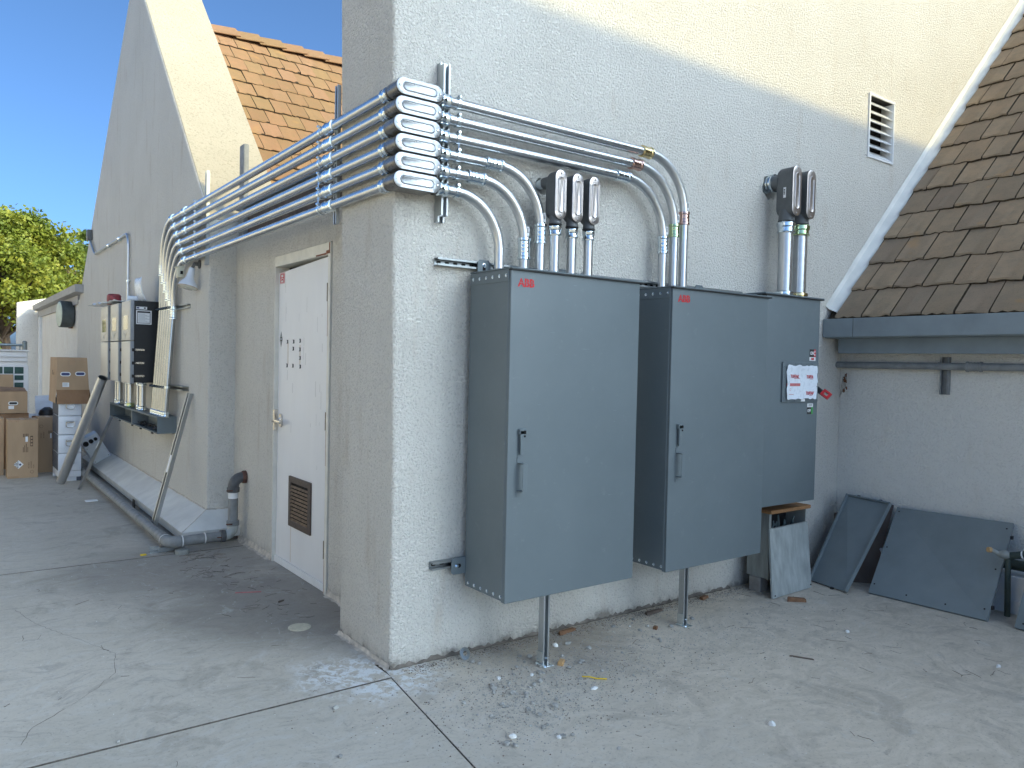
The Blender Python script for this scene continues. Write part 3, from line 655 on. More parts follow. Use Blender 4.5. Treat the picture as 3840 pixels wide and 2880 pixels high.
strut('strut_channel', (.22,-.001,.515), (2.62,-.001,.515), (0,-1,0), 'horizontal strut rail behind the cabinet bottoms', slots=.052, mat='strut_dark')
strut('strut_channel', (-.001,4.075,2.07), (-.001,5.15,2.07), (-1,0,0), 'upper horizontal strut bracket holding the upright conduits on left wall', d=.028, mat='strut_dark')
strut('strut_channel', (-.001,4.10,1.295), (-.001,5.5,1.295), (-1,0,0), 'lower horizontal strut bracket holding the upright conduits on left wall', d=.06, mat='strut_dark')
strut('strut_channel', (XW-.001,-.842,1.437), (XW-.001,-.842,1.715), (-1,0,0), 'short upright strut on right wing wall carrying the grey pipe', mat='pipe_grey', group=None, w=.06)
for x, y, lab in ((.715,-.375,'strut leg standing on concrete under the nearest cabinet'), (1.835,-.36,'strut leg standing on concrete under the middle cabinet')):
    t = thing('support_strut', lab, 'strut channel', (x, y, 0), 'strut legs below the cabinets')
    part('channel', MB().prism(strut_poly(), (x, y+.02, .004), (-1,0,0), (0,-1,0), (0,0,.40)), 'strut', t)
    sm = MB().prism(stadium(.028,.013,5), (0,0,0), (0,0,1), (1,0,0), (0,-.0006,0)).mesh('slot', 'old_metal_pale')
    for k in range(7):
        o = part('slot', sm, 'void', t); o.location = o.location+Vector((x, y+.0168, .05+k*.05))
    part('foot', MB().box((x-.035,y-.055,.0),(x+.012,y+.03,.006),.001).box((x+.016,y-.055,.0),(x+.03,y+.03,.006),.001).box((x-.028,y-.024,.006),(x-.0215,y+.022,.075)), 'zinc', t)
    bolts('bolt', [(x-.02,y-.04,.006),(x,y-.022,.04)], (0,-.0001,1), t)
pt = thing('square_post', 'grey square steel post rising behind the conduits before the sunlit parapet', 'post', (.262,3.43,2.9))
part('post', MB().box((.238,3.31,2.0),(.285,3.43,3.46),.012,3), 'pipe_grey', pt)
br = thing('roof_bracket', 'small white metal bracket at the foot of the tan tiled roof', 'bracket', (.5,3.62,2.9))
part('plate', MB().box((.55,3.3,2.93),(.63,3.36,3.14)).box((.552,3.24,2.93),(.63,3.3,2.936)), 'strut', br)

# ================================================================== conduits
CR = .0282
def coupling(o, d, Ln, mat, parent, r=CR, name='coupling'):
    k = r/CR; n = .018; P = [(0,.031*k),(.002,.037*k),(n-.004,.037*k),(n,.0335*k)]
    m = Ln-2*n; st = max(2, int(m/.02))
    for i in range(st): P += [(n+m*(i+.15)/st,.0325*k),(n+m*(i+.5)/st,.0345*k),(n+m*(i+.85)/st,.0325*k)]
    P += [(Ln-n,.0335*k),(Ln-n+.004,.037*k),(Ln-.002,.037*k),(Ln,.031*k)]
    return part(name, MB().lathe(o, d, P, 20), mat, parent)
def connector(o, d, mat, parent, r=CR, Ln=.05):
    k = r/CR; return part('connector', MB().lathe(o, d, [(0,.036*k),(.006,.0375*k),(.012,.034*k),(Ln*.45,.0335*k),(Ln*.55,.0375*k),(Ln*.85,.0375*k),(Ln,.031*k)], 20), mat, parent)
def clamp(c, ax, out, parent, r=CR, stud=0):     # two-piece strut clamp round a tube, ears pointing away from the wall
    c, ax, out = Vector(c), Vector(ax).normalized(), Vector(out).normalized(); sd_ = ax.cross(out)
    mb = MB().lathe(c-ax*.011, ax, [(0,r+.0005),(0,r+.004),(.022,r+.004),(.022,r+.0005)], 18, cap=False)
    up_ = sd_ if sd_.z >= 0 else -sd_
    if abs(up_.z) < .3: up_ = out
    for s in (-.006, .004): mb.prism([(-.012,0),(.012,0),(.010,.024),(-.010,.024)], c+out*(r*.55)+up_*(r*.55)+ (out.cross(up_)).cross(up_)*0 + out*s, ax, (out*.5+up_*.9).normalized(), out*.0022)
    cl = part('clamp', mb, 'zinc', parent)
    e = c+out*(r*.55)+up_*(r*.6)+(out*.5+up_*.9).normalized()*.014
    part('clamp_bolt', MB().lathe(e-out*.02, out, [(0,.003),(.006,.003),(.006,.0065),(.011,.0065),(.011,.003),(.026,.003),(.026,.0065),(.033,.0065)], 8), 'zinc', cl)
    if stud: part('clamp_stud', MB().tube([e-up_*.01, e+up_*stud], .003, 6), 'zinc', cl)
def conduit_body(parent, cx, cz, L, Wd, yc, yb, long_axis, mat, cmat, name='conduit_body'):
    ux = Vector((1,0,0)) if long_axis == 'x' else Vector((0,0,1)); uy = Vector((0,0,1)) if long_axis == 'x' else Vector((-1,0,0))
    o = Vector((cx, 0, cz)); st = lambda s, y: [o+ux*x*s[0]+uy*z*s[1]+Vector((0,y,0)) for x, z in stadium(L, Wd, 8)]
    kx = (L-.006)/L; kz = (Wd-.006)/Wd; bx = (L-.03)/L; bz = (Wd-.02)/Wd
    b = part(name, MB().loft([st((kx,kz),yc+.003), st((1,1),yc+.008), st((kx,kz),yc+.03), st((kx,kz),yb-.02), st((bx,bz),yb)]), mat, parent)
    part('gasket', MB().loft([st((1.004,1.01),yc+.0005), st((1.004,1.01),yc+.004)]), 'gasket', b)
    c = lambda f, y: [o+ux*x+uy*z+Vector((0,y,0)) for x, z in stadium(L*f[0], Wd*f[1], 8)]
    i0, i1, i2 = (.74,.56), (.72,.50), (.655,.40)
    part('cover', MB().loft([c((1,1),yc), c((1,1),yc-.003), c((.985,.96),yc-.0042), c(i0,yc-.0042), c(i1,yc-.0085), c((i1[0]-.01,i1[1]-.03),yc-.009), c(i2,yc-.0052)]), cmat, b)
    for s in (-1, 1):
        p = o+ux*(s*(L/2-.018))+Vector((0,yc-.004,0)); part('screw', MB().lathe(p, (0,-1,0), [(0,.0058),(.002,.0056),(.0035,.0035)], 8), 'nickel', b)
    return b
def sticker(p, ux, uy, w, h, parent):
    p, ux, uy = Vector(p), Vector(ux), Vector(uy); n = ux.cross(uy)
    s = part('barcode_label', MB().prism(rrect(w, h, .001), p, ux, uy, n*.0005), 'paper', parent)
    for k in range(4): part('barcode', MB().prism(rrect(w*.55, h*.09, .0003), p+uy*(h*(.28-.14*k))+n*.0006-ux*w*.1, ux, uy, n*.0003), 'ink', parent)
ZK = [2.9375-.0904*k for k in range(6)]; DX = [.004,.0,-.006,.002,.0,-.003]
YV = [4.97-.1*k for k in range(6)]
XR = {0:2.043, 1:1.952, 2:1.849, 3:.848, 4:.734, 5:.567}
lab = ['topmost conduit run from the wireway, round the building corner, into the middle cabinet', 'second conduit run from the top, turning the corner and ending in the middle cabinet',
       'third conduit run from the top, turning the corner and ending in the middle cabinet', 'fourth conduit run from the top, rounding the corner with widest bend into nearest cabinet',
       'fifth conduit run from the top, rounding the corner into the nearest cabinet', 'lowest of the six conduit runs round the corner, bending down just after it']
for k in range(6):
    z = ZK[k]; xl = -.060; t = thing('conduit_run', lab[k], 'conduit', (-.13, YV[k], 1.003), 'six steel conduit runs round the corner')
    zb = z-.40; yv = YV[k]
    # left side: out of the wireway, up, bend, along the door wall
    part('tube', MB().tube([(-.13,yv,1.02),(-.112,yv,1.30),(-.066,yv,2.0),(xl,yv,zb-.02)], CR*.96, 20), 'emt_dimmed', t)
    part('elbow', MB().tube([(xl,yv,zb-.06)]+arc((xl,yv-.40,zb), .40, (0,1,0), (0,0,1), 0, math.pi/2, 14)+[(xl,yv-.46,z)], CR*.992, 16), 'emt', t)
    part('tube', MB().tube([(xl,yv-.44,z),(xl,.7,z)], CR, 16), 'emt', t); part('tube', MB().tube([(xl,.72,z),(xl,-.02,z)], CR, 16), 'emt', t)
    coupling((xl,yv,zb-.13), (0,0,1), .11, 'zinc', t); coupling((xl,yv-.40,z), (0,-1,0), .10, 'zinc', t)
    if k < 3: coupling((xl,4.09-.02*k,z), (0,-1,0), .10, 'zinc', t)
    coupling((xl,.775,z), (0,-1,0), .115, 'zinc', t); connector((-.13,yv,1.005), (.06,0,1), 'zinc', t, Ln=.055)
    clamp((xl,3.62,z), (0,1,0), (-1,0,0), t); clamp((xl,.845,z), (0,1,0), (-1,0,0), t, stud=.05 if k > 3 else 0)
    clamp((-.061,yv,2.068), (0,0,1), (-1,0,0), t); clamp((-.1125,yv,1.295), (0,0,1), (-1,0,0), t)
    dx = DX[k]
    conduit_body(t, .0225+dx, z, .262, .0815, -.160, -.028, 'x', 'lb_body', 'cover_alu')
    part('hub', MB().lathe((xl+dx*.3,-.032,z),(0,1,0),[(0,.037),(.014,.037),(.018,.034)],18), 'lb_body', t); part('hub', MB().lathe((.147+dx,-.100,z),(1,0,0),[(0,.037),(.014,.037),(.018,.034)],18), 'lb_body', t)
    connector((xl,.048,z), (0,-1,0), 'zinc', t, Ln=.06); connector((.225+dx,-.100,z), (-1,0,0), 'zinc', t, Ln=.06)
    # right side: along the long wall, bend, down into a cabinet
    xv = XR[k]; R = .345 if k < 3 else (.30 if k < 5 else .285); yy = -.100; zc = 2.07
    part('tube', MB().tube([(.16+dx,yy,z),(xv-R+.01,yy,z)], CR, 16), 'emt', t)
    part('elbow', MB().tube([(xv-R-.05,yy,z)]+arc((xv-R,yy,z-R), R, (0,0,1), (1,0,0), 0, math.pi/2, 14)+[(xv,yy,z-R-.03)], CR*.992, 16), 'emt_dull', t)
    part('tube', MB().tube([(xv,yy,z-R-.02),(xv,yy,zc)], CR, 16), 'emt_dull', t)
    clamp((.281,yy,z), (1,0,0), (0,-1,0), t, stud=.04 if k == 3 else 0)
    cm = {0:('zinc_yellow','zinc_red'), 1:('zinc_red','zinc_green'), 2:('zinc','zinc'), 3:('zinc','zinc'), 4:('zinc','zinc'), 5:('zinc','zinc')}[k]
    if k < 5:
        Lc = .085 if k < 2 else .11
        coupling((xv-R-Lc+.02,yy,z), (1,0,0), Lc, cm[0], t); coupling((xv,yy,z-R+.02), (0,0,-1), Lc if k != 4 else .12, cm[1], t)
        sticker((xv+.004,yy-CR-.0006,z-R+.055), (1,0,0), (0,0,1), .018, .05, t)
    if k in (5, 2): connector((xv,yy,2.075), (0,0,1), 'zinc', t, Ln=.035)

# ================================================================== risers with upright conduit bodies
for j, (x, lb_, zc) in enumerate(((.913,'leftmost of three upright conduit risers above the nearest cabinet',2.548),(1.038,'middle of three upright conduit risers above the nearest cabinet',2.546),(1.166,'rightmost of three upright conduit risers above the nearest cabinet',2.548))):
    t = thing('conduit_riser', lb_, 'conduit', (x,-.15,2.07), 'upright risers above the nearest cabinet')
    b = conduit_body(t, x, zc, .275, .082, -.192, -.10, 'z', 'lb_grey', 'cover_steel')
    part('hub', MB().lathe((x,-.15,zc-.10),(0,0,-1),[(0,.034),(.045,.034),(.05,.0355),(.062,.0355)],18), 'lb_grey', t); part('hub', MB().lathe((x,-.11,zc+.085),(0,1,0),[(0,.034),(.06,.034)],18), 'lb_grey', t)
    part('gasket', MB().lathe((x,-.15,zc-.158),(0,0,-1),[(0,.038),(.006,.038)],18), 'gasket', t)
    connector((x,-.15,zc-.225), (0,0,1), 'zinc', t, Ln=.06); part('stub', MB().lathe((x,-.06,zc+.085),(0,1,0),[(0,.03),(.10,.03)],16), 'zinc', t)
    part('tube', MB().tube([(x,-.15,zc-.2),(x,-.15,2.07)], CR, 18), 'emt_dull', t)
for j, (x, lb_, zc, rm) in enumerate(((3.09,'thick left conduit riser with grey body above the far cabinet',2.887,'zinc'),(3.268,'thick right conduit riser with yellow band above the far cabinet',2.885,'zinc_green'))):
    t = thing('conduit_riser', lb_, 'conduit', (x,-.15,2.12), 'thick risers above the far cabinet'); r = .0508
    b = conduit_body(t, x, zc, .36, .105, -.228, -.09, 'z', 'lb_grey', 'cover_steel')
    part('hub', MB().lathe((x,-.15,zc-.13),(0,0,-1),[(0,.056),(.06,.056),(.066,.058),(.08,.058)],20), 'lb_grey', t); part('hub', MB().lathe((x,-.10,zc+.085),(0,1,0),[(0,.055),(.05,.055)],20), 'lb_grey', t)
    part('gasket', MB().lathe((x,-.15,zc-.208),(0,0,-1),[(0,.06),(.006,.06)],20), 'gasket', t)
    connector((x,-.15,zc-.295), (0,0,1), rm, t, r=r, Ln=.085); coupling((x,-.05,zc+.085), (0,1,0), .10, 'zinc', t, r=r, name='wall_coupling')
    part('tube', MB().tube([(x,-.15,zc-.25),(x,-.15,2.11)], r, 20), 'emt_dull', t)
    connector((x,-.15,2.12), (0,0,1), 'zinc' if j == 0 else 'zinc_yellow', t, r=r, Ln=.05)
    if j == 0: sticker((x-.0535,-.165,zc-.01), (0,-1,0), (0,0,1), .022, .075, t)

# ================================================================== the three cabinets
def abb(p, h, parent):
    p = Vector(p); part('logo', text_mesh('ABB', h*1.36, 'red_paint', p, (1,0,0), (0,0,1), offset=h*.05, depth=.0004, sx=1.0), 'red_paint', parent)
    mb = MB().box((p.x-.002,p.y-.0011,p.z+h*.47),(p.x+h*2.62,p.y-.0006,p.z+h*.51))
    for f in (.49, 1.18, 2.08): mb.box((p.x+h*f,p.y-.0011,p.z-.004),(p.x+h*(f+.035),p.y-.0006,p.z+h*1.04))
    part('logo_line', mb, 'cabinet_paint', parent)
def cabinet(x0, x1, yf, z0, z1, label, tabs, logo, latch):
    t = thing('electrical_cabinet', label, 'cabinet', ((x0+x1)/2, -.2, z0), 'grey wall cabinets'); yb = -.046
    part('body', MB().box((x0,yf+.018,z0),(x1,yb,z1-.012),.003), 'cabinet_paint', t)
    d = part('door', MB().box((x0+.002,yf,z0-.008),(x1+.002,yf+.014,z1-.012),.006,3).box((x0+.003,yf+.013,z0-.006),(x0+.006,yf+.032,z1-.016)).box((x1-.006,yf+.013,z0-.006),(x1-.001,yf+.03,z1-.016)), 'cabinet_paint', t)
    part('drip_lid', MB().box((x0-.004,yf-.012,z1-.009),(x1+.03,yb-.0,z1-.001),.002), 'cabinet_paint', t)
    part('gasket', MB().box((x0-.002,yf-.0125,z1-.0155),(x1+.028,yf+.02,z1-.0095),.001), 'gasket', t)
    part('side_flange', MB().box((x0-.004,yf+.016,z1-.072),(x0,yb-.002,z1-.011),.0015), 'cabinet_paint', t)
    n = 6; ys = [yf+.035+(yb-yf-.07)*i/(n-1) for i in range(n)]
    bolts('screw', [(x0-.004,y,z1-.042) for y in ys], (-1,0,0), t, r=.0062, h=.004); bolts('screw', [(x0,y,z0+.022) for y in ys], (-1,0,0), t, r=.0058, h=.004)
    for tx, tz, kind in tabs:
        if kind == 'top':
            tb = part('mounting_tab', MB().prism([(-.042,0),(.042,0),(.042,.082),(.028,.097),(-.028,.097),(-.042,.082)], (tx,yb,tz), (1,0,0), (0,0,1), (0,-.005,0)), 'cabinet_paint', t)
            part('keyhole', MB().prism(stadium(.034,.02), (tx,yb-.005,tz+.045), (0,0,1), (1,0,0), (0,-.0006,0)), 'void', tb)
            part('tab_bolt', MB().lathe((tx,yb-.0055,tz+.068), (0,-1,0), [(0,.013),(.002,.013),(.0022,.009),(.009,.009),(.011,.006)], 6), 'zinc', tb)
        else:
            tb = part('mounting_tab', MB().prism([(0,-.045),(0,.045),(-.08,.045),(-.092,.032),(-.092,-.032),(-.08,-.045)], (tx,yb,tz), (1,0,0), (0,0,1), (0,-.005,0)), 'cabinet_paint', t)
            part('keyhole', MB().prism(stadium(.036,.022), (tx-.05,yb-.005,tz), (1,0,0), (0,0,1), (0,-.0006,0)), 'void', tb)
            part('tab_bolt', MB().lathe((tx-.06,yb-.0055,tz), (0,-1,0), [(0,.014),(.002,.014),(.0022,.009),(.009,.009),(.011,.006)], 6), 'zinc', tb)
    if logo: abb((logo[0], yf-.0006, logo[1]), .042, d)
    if latch:
        lx, lz = latch
        lt = part('latch', MB().box((lx,yf-.022,lz-.028),(lx+.045,yf,lz),.003).prism([(.004,0),(.034,0),(.030,-.115),(.006,-.12)], (lx,yf-.012,lz-.01), (1,0,0), (0,0,1), (0,-.01,0)), 'cabinet_paint', d)
        part('latch_pin', MB().lathe((lx+.03,yf-.022,lz-.037),(0,-1,0),[(0,.006),(.002,.006),(.004,.004)],8).box((lx+.026,yf-.0235,lz-.026),(lx+.038,yf-.022,lz-.008)), 'void', d)
        hz = lz-.155
        mb = MB().prism(rrect(.032,.034,.006), (lx+.015,yf,hz), (1,0,0), (0,0,1), (0,-.004,0)).prism(rrect(.030,.034,.006), (lx+.013,yf,hz-.175), (1,0,0), (0,0,1), (0,-.004,0))
        mb.box((lx+.002,yf-.046,hz-.022),(lx+.03,yf-.001,hz-.017),.001).box((lx+.002,yf-.046,hz-.162),(lx+.03,yf-.001,hz-.157),.001).box((lx+.002,yf-.05,hz-.162),(lx+.03,yf-.046,hz-.017),.001)
        part('pull_handle', mb, 'cabinet_paint', d)
    return t
cabinet(.420,1.330,-.414,.388,2.083,'nearest grey electrical cabinet, widest in view, with red logo on door', [(.503,2.06,'top'),(1.245,2.06,'top'),(1.06,2.06,'top'),(.424,.502,'side')], (.466,1.989), (.482,1.268))
cabinet(1.606,2.528,-.414,.378,2.080,'middle grey electrical cabinet of three, with red logo on door', [(2.27,2.06,'top')], (1.656,1.989), (1.668,1.258))
c3 = thing('electrical_cabinet', 'far shorter grey cabinet with film covered window and red switch lever', 'cabinet', (2.905,-.19,.665), 'grey wall cabinets')
X0, X1, YF = 2.590, 3.222, -.360
part('body', MB().box((X0,YF+.018,.665),(X1,-.03,2.10),.003), 'cabinet_paint', c3)
d3 = part('door', MB().box((X0+.001,YF,.658),(X1+.001,YF+.016,2.10),.004,2), 'cabinet_paint', c3)
part('drip_lid', MB().box((X0-.03,YF-.012,2.104),(X1+.035,-.04,2.114),.002), 'cabinet_paint', c3); part('gasket', MB().box((X0-.028,YF-.0125,2.098),(X1+.033,YF+.018,2.1035),.001), 'gasket', c3)
wx0, wx1, wz0, wz1 = 2.778, 3.205, 1.372, 1.652; yw = YF
wf = part('window_frame', MB().box((wx0,yw-.014,wz0),(wx1,yw,wz1),.006,2), 'cabinet_paint', d3)
fx0, fx1, fz0, fz1 = 2.812, 3.172, 1.395, 1.630
mb = MB(); rn = random.Random(6); nx, nz = 14, 10; gr = []
for j in range(nz+1):
    r = []
    for i in range(nx+1):
        u, v = i/nx, j/nz; ed = min(u, 1-u, v, 1-v)
        r.append(mb.V((fx0+(fx1-fx0)*u+(rn.uniform(-.005,.005) if u in (0,1) else 0), yw-.0175-(rn.uniform(.002,.012) if ed < .1 else rn.uniform(0,.0012)), fz0+(fz1-fz0)*v+(rn.uniform(-.007,.005) if v in (0,1) else 0))))
    gr.append(r)
for j in range(nz):
    for i in range(nx): mb.F([gr[j][i], gr[j][i+1], gr[j+1][i+1], gr[j+1][i]])
part('window_film', mb, 'film', d3)
def film_text(txt, s, mat, x, z, **k): return part('lettering', text_mesh(txt, s, mat, (x, yw-.0205, z), (1,0,0), (0,0,1), **k), mat, d3)
film_text('TUFFAK', .033, 'red_paint', 2.857, 1.540, offset=.0004, sx=.85, shear=.1); film_text('TUFFAK', .033, 'red_paint', 3.048, 1.538, offset=.0004, sx=.85, shear=.1); film_text('TUFFAK', .033, 'red_paint', 3.045, 1.422, offset=.0004, sx=.85, shear=.1)
part('print_bar', MB().box((2.814,yw-.0207,1.483),(2.975,yw-.0199,1.503)), 'red_tape', d3)
for x0, x1, z in ((2.90,2.97,1.534),(3.09,3.16,1.532),(3.09,3.15,1.416),(2.82,2.865,1.462),(2.82,2.865,1.450),(2.82,2.90,1.424)): part('print_line', MB().box((x0,yw-.0206,z),(x1,yw-.0199,z+.003)), 'red_tape', d3)
bolts('screw', [(wx0+.018,yw-.014,wz0+.03+k*.072) for k in range(4)]+[(wx0+.08+k*.066,yw-.014,wz1-.014) for k in range(5)]+[(wx0+.08+k*.066,yw-.014,wz0+.013) for k in range(5)], (0,-1,0), d3, mat='cabinet_paint', r=.004, h=.004)
def sign(x0, x1, z0, z1, mat, dy=.0): return part('switch_label', MB().box((x0,YF-.0012-dy,z0),(x1,YF-.0003-dy,z1)), mat, d3)
sign(3.108,3.160,1.690,1.745,'ink'); sign(3.160,3.183,1.690,1.745,'red_paint'); sign(3.107,3.183,1.664,1.690,'paper')
part('lettering', text_mesh('ON', .032, 'paper', (3.114,YF-.0014,1.707), (1,0,0), (0,0,1), offset=.001, sx=.9), 'paper', d3)
part('lettering', text_mesh('ABB', .021, 'red_paint', (3.124,YF-.0014,1.670), (1,0,0), (0,0,1), offset=.0012), 'red_paint', d3)
sign(3.098,3.150,1.282,1.332,'ink'); sign(3.150,3.166,1.282,1.332,'green_print'); sign(3.099,3.168,1.332,1.358,'paper')
part('lettering', text_mesh('OFF', .029, 'paper', (3.101,YF-.0014,1.297), (1,0,0), (0,0,1), offset=.0009, sx=.82), 'paper', d3)
for z in (1.348, 1.340): part('print_line', MB().box((3.113,YF-.0016,z),(3.156,YF-.0013,z+.003)), 'ink', d3)
for z in (1.70,1.722): part('print_line', MB().box((3.167,YF-.0016,z),(3.176,YF-.0013,z+.014)), 'paper', d3)
part('seal_label', MB().box((2.995,yw-.0155,1.375),(3.045,yw-.0141,1.395)), 'paper', d3); part('seal_label', MB().box((3.166,yw-.0185,1.485),(3.186,yw-.0175,1.54)), 'paper', d3)
for z in (1.497,1.513,1.529): part('print_line', MB().box((3.169,yw-.019,z),(3.182,yw-.0186,z+.006)), 'ink', d3)
part('switch_housing', MB().box((X1,-.335,1.48),(X1+.024,-.27,1.69),.008,2), 'black', c3)
lv = part('switch_lever', MB().hexa([(3.246,-.326,1.492),(3.252,-.326,1.492),(3.252,-.30,1.462),(3.246,-.30,1.462),(3.246,-.40,1.448),(3.252,-.40,1.448),(3.252,-.375,1.415),(3.246,-.375,1.415)]), 'strut_dark', c3)
mb = MB(); q = [(-.034,-.024),(.034,-.024),(.034,.024),(-.034,.024)]; pin = [(-.015,-.011),(.015,-.011),(.015,.011),(-.015,.011)]
uo = Vector((.25,-.85,-.62)).normalized(); vo = Vector((.6,-.35,.72)).normalized(); vo = (vo-uo*vo.dot(uo)).normalized(); no = uo.cross(vo); ce = Vector((3.253,-.408,1.425))
def lp(P, h): return [ce+uo*x*.95+vo*y*1.05+no*h for x, y in P]
mb.loft([lp(q,-.011), lp(q,.011), lp(pin,.011), lp(pin,-.011), lp(q,-.011)], cap=False); part('lever_grip', mb, 'red_plastic', c3)
# ================================================================== left wall: wireway, inverters and small fittings
T = thing('wireway', 'open fronted dark steel wireway trough on the left wall below the inverters', 'wireway', (-.09,5.9,.835))
ty0, ty1, tx, tz0, tz1 = 4.564, 7.215, -.178, .835, 1.003
part('top', MB().box((tx-.004,ty0-.002,tz1-.003),(-.002,ty1,tz1+.001)), 'cabinet_paint', T); part('bottom', MB().box((tx,ty0,tz0),(-.002,ty1,tz0+.003)), 'cabinet_paint', T)
part('back', MB().box((-.006,ty0+.003,tz0+.003),(-.002,ty1,tz1-.003)), 'cabinet_paint', T)
part('end_plate', MB().box((tx,ty0,tz0+.003),(-.002,ty0+.003,tz1-.003)).box((tx+.002,ty0-.003,tz0+.002),(-.004,ty0,tz1-.022)), 'cabinet_paint', T); part('end_plate', MB().box((tx,ty1-.003,tz0+.003),(-.006,ty1,tz1-.003)), 'cabinet_paint', T)
part('divider', MB().box((tx-.001,5.81,tz0+.003),(tx+.004,5.845,tz1-.003)).box((tx+.004,5.826,tz0+.003),(-.006,5.83,tz1-.003)), 'strut_dark', T)
part('lip', MB().box((tx-.002,ty0+.003,tz1-.016),(tx+.001,ty1-.003,tz1-.004)).box((tx-.002,ty0+.003,tz0),(tx+.001,ty1-.003,tz0+.012)), 'cabinet_paint', T)
for y in (4.75,5.3,5.75,6.5): part('hinge_tab', MB().box((tx-.012,y,tz0-.014),(tx+.004,y+.05,tz0+.001),.001), 'black', T)
rn = random.Random(5)
for k in range(7):
    y = 4.7+.15*k; part('cable', MB().tube([(-.05-rn.random()*.1, y+j*.05, tz0+.01+.028*abs(math.sin(j*.7+k))) for j in range(7)], .006, 6), 'black', T)
invl = ['nearest wall inverter, black side with notice sticker beside conduits', 'middle wall inverter of three on the left wall', 'farthest wall inverter of three on the left wall']
for j, (y0, y1) in enumerate(((5.22,5.69),(5.885,6.37),(6.55,7.04))):
    t = thing('inverter', invl[j], 'inverter', (-.15,(y0+y1)/2,1.305), 'inverters on left wall'); z0, z1 = 1.305, 2.17
    part('body', MB().box((-.272,y0+.004,z0+.01),(-.012,y1-.004,z1-.005),.006), 'black_coat', t)
    cv = part('cover', MB().box((-.306,y0,1.752),(-.270,y1,z1),.006,2).box((-.306,y0,z0),(-.270,y1,1.745),.006,2), 'inv_side', t)
    part('front_plate', MB().box((-.312,y0+.006,1.754),(-.304,y1-.006,z1-.004),.003,2).box((-.312,y0+.006,z0+.004),(-.304,y1-.006,1.743),.003,2), 'inv_cover', t)
    ym = (y0+y1)/2
    ring = [(x*1.0, z) for x, z in rrect(.34,.24,.04)]; ri = rrect(.30,.20,.03)
    lp2 = lambda P, x: [(x, ym+a, 1.955+b) for a, b in P]
    part('display_bezel', MB().loft([lp2(ring,-.311), lp2(ring,-.3145), lp2(ri,-.3145), lp2(ri,-.3125)], cap=False), 'inv_cover', cv)
    part('display', MB().prism(rrect(.25,.15,.012), (-.3125,ym,1.94), (0,1,0), (0,0,1), (-.001,0,0)), 'glass_dark', cv)
    part('emblem', MB().tube([(-.3125,ym+.10,1.835),(-.3125,ym+.05,1.825),(-.3125,ym,1.775),(-.3125,ym-.05,1.825),(-.3125,ym-.10,1.835)], .006, 6), 'inv_cover', cv)
    for z in (1.655,1.518,1.383):
        lt = part('latch', MB().box((-.262,y0-.010,z-.012),(-.170,y0+.006,z+.012),.004), 'nickel', t); part('latch_hook', MB().box((-.292,y0-.014,z-.016),(-.264,y0+.004,z+.016),.003), 'black', lt)
    bolts('screw', [(-.312,y,z) for y in (y0+.03,y1-.03) for z in (1.78,2.15)], (-1,0,0), t, r=.004, h=.003)
    if j == 0:
        part('notice_sticker', MB().box((-.254,y0+.0025,1.922),(-.106,y0+.0036,2.066)), 'paper', t); part('notice_border', MB().box((-.244,y0+.0017,1.932),(-.117,y0+.0024,2.058)), 'ink', t); part('notice_sheet', MB().box((-.239,y0+.0010,1.937),(-.123,y0+.0016,2.040)), 'paper', t)
        for q in range(9): part('print_line', MB().box((-.234,y0+.0004,1.945+q*.0102),(-.128-.02*(q % 3),y0+.0009,1.9485+q*.0102)), 'ink_grey', t)
        part('notice_sticker', MB().box((-.254,y0+.0025,2.076),(-.150,y0+.0036,2.104)), 'paper', t); part('print_line', MB().box((-.25,y0+.0017,2.083),(-.225,y0+.0024,2.098)), 'ink_blue', t); part('print_line', MB().box((-.18,y0+.0017,2.083),(-.163,y0+.0024,2.098)), 'ink', t)
    names = ['nearest', 'middle', 'farthest']
    for q, (yo, r) in enumerate(((.62,.016),(.42,.016),(.22,.033))):
        y = y0+yo*.72+.09 if q < 2 else y0+.30; x = -.13
        n = thing('conduit_nipple', ('thick' if q == 2 else ('thin outer','thin inner')[q])+' conduit nipple below the '+names[j]+' inverter', 'conduit', (x,y,1.003), 'nipples between inverters and wireway')
        part('tube', MB().tube([(x,y,1.003),(x,y,1.315)], r, 14), 'emt', n); connector((x,y,1.004), (0,0,1), 'zinc' if (j, q) != (1, 2) else 'zinc_green', n, r=r, Ln=.05); connector((x,y,1.312), (0,0,-1), 'zinc', n, r=r, Ln=.045)
# odds and ends left on top of the inverters
one('film_bundle', MB().lathe((-.2,6.85,2.20),(0,0,1),[(0,.075),(.06,.08),(.11,.078),(.13,.06)],14), 'bundle_red', 'dark red plastic bundle wrapped in film lying on the inverter tops', 'bundle')
def sheet(fn, nu, nv):
    mb = MB(); G_ = [[mb.V(fn(i/nu, j/nv)) for i in range(nu+1)] for j in range(nv+1)]
    for j in range(nv):
        for i in range(nu): mb.F([G_[j][i], G_[j][i+1], G_[j+1][i+1], G_[j+1][i]])
    return mb
rn = random.Random(9)
o = one('plastic_sheet', sheet(lambda u, v: Vector((-.36+.30*v, 7.75-1.9*u, 2.182+.03*rn.random()+.03*(1-u))), 14, 4), 'plastic_sheet', 'crumpled clear plastic sheet lying across the inverter tops', 'plastic sheet')
so = o.modifiers.new('thickness', 'SOLIDIFY'); so.thickness = .002
o = one('foam_wrap', sheet(lambda u, v: Vector((-.15-.05*math.sin(v*2.2)+.01*math.sin(u*5), 5.28+.28*u+.03*v, 2.17+.25*v)), 8, 12), 'film', 'upright sheet of pale foam wrap standing on the nearest inverter', 'foam wrap')
so = o.modifiers.new('thickness', 'SOLIDIFY'); so.thickness = .006
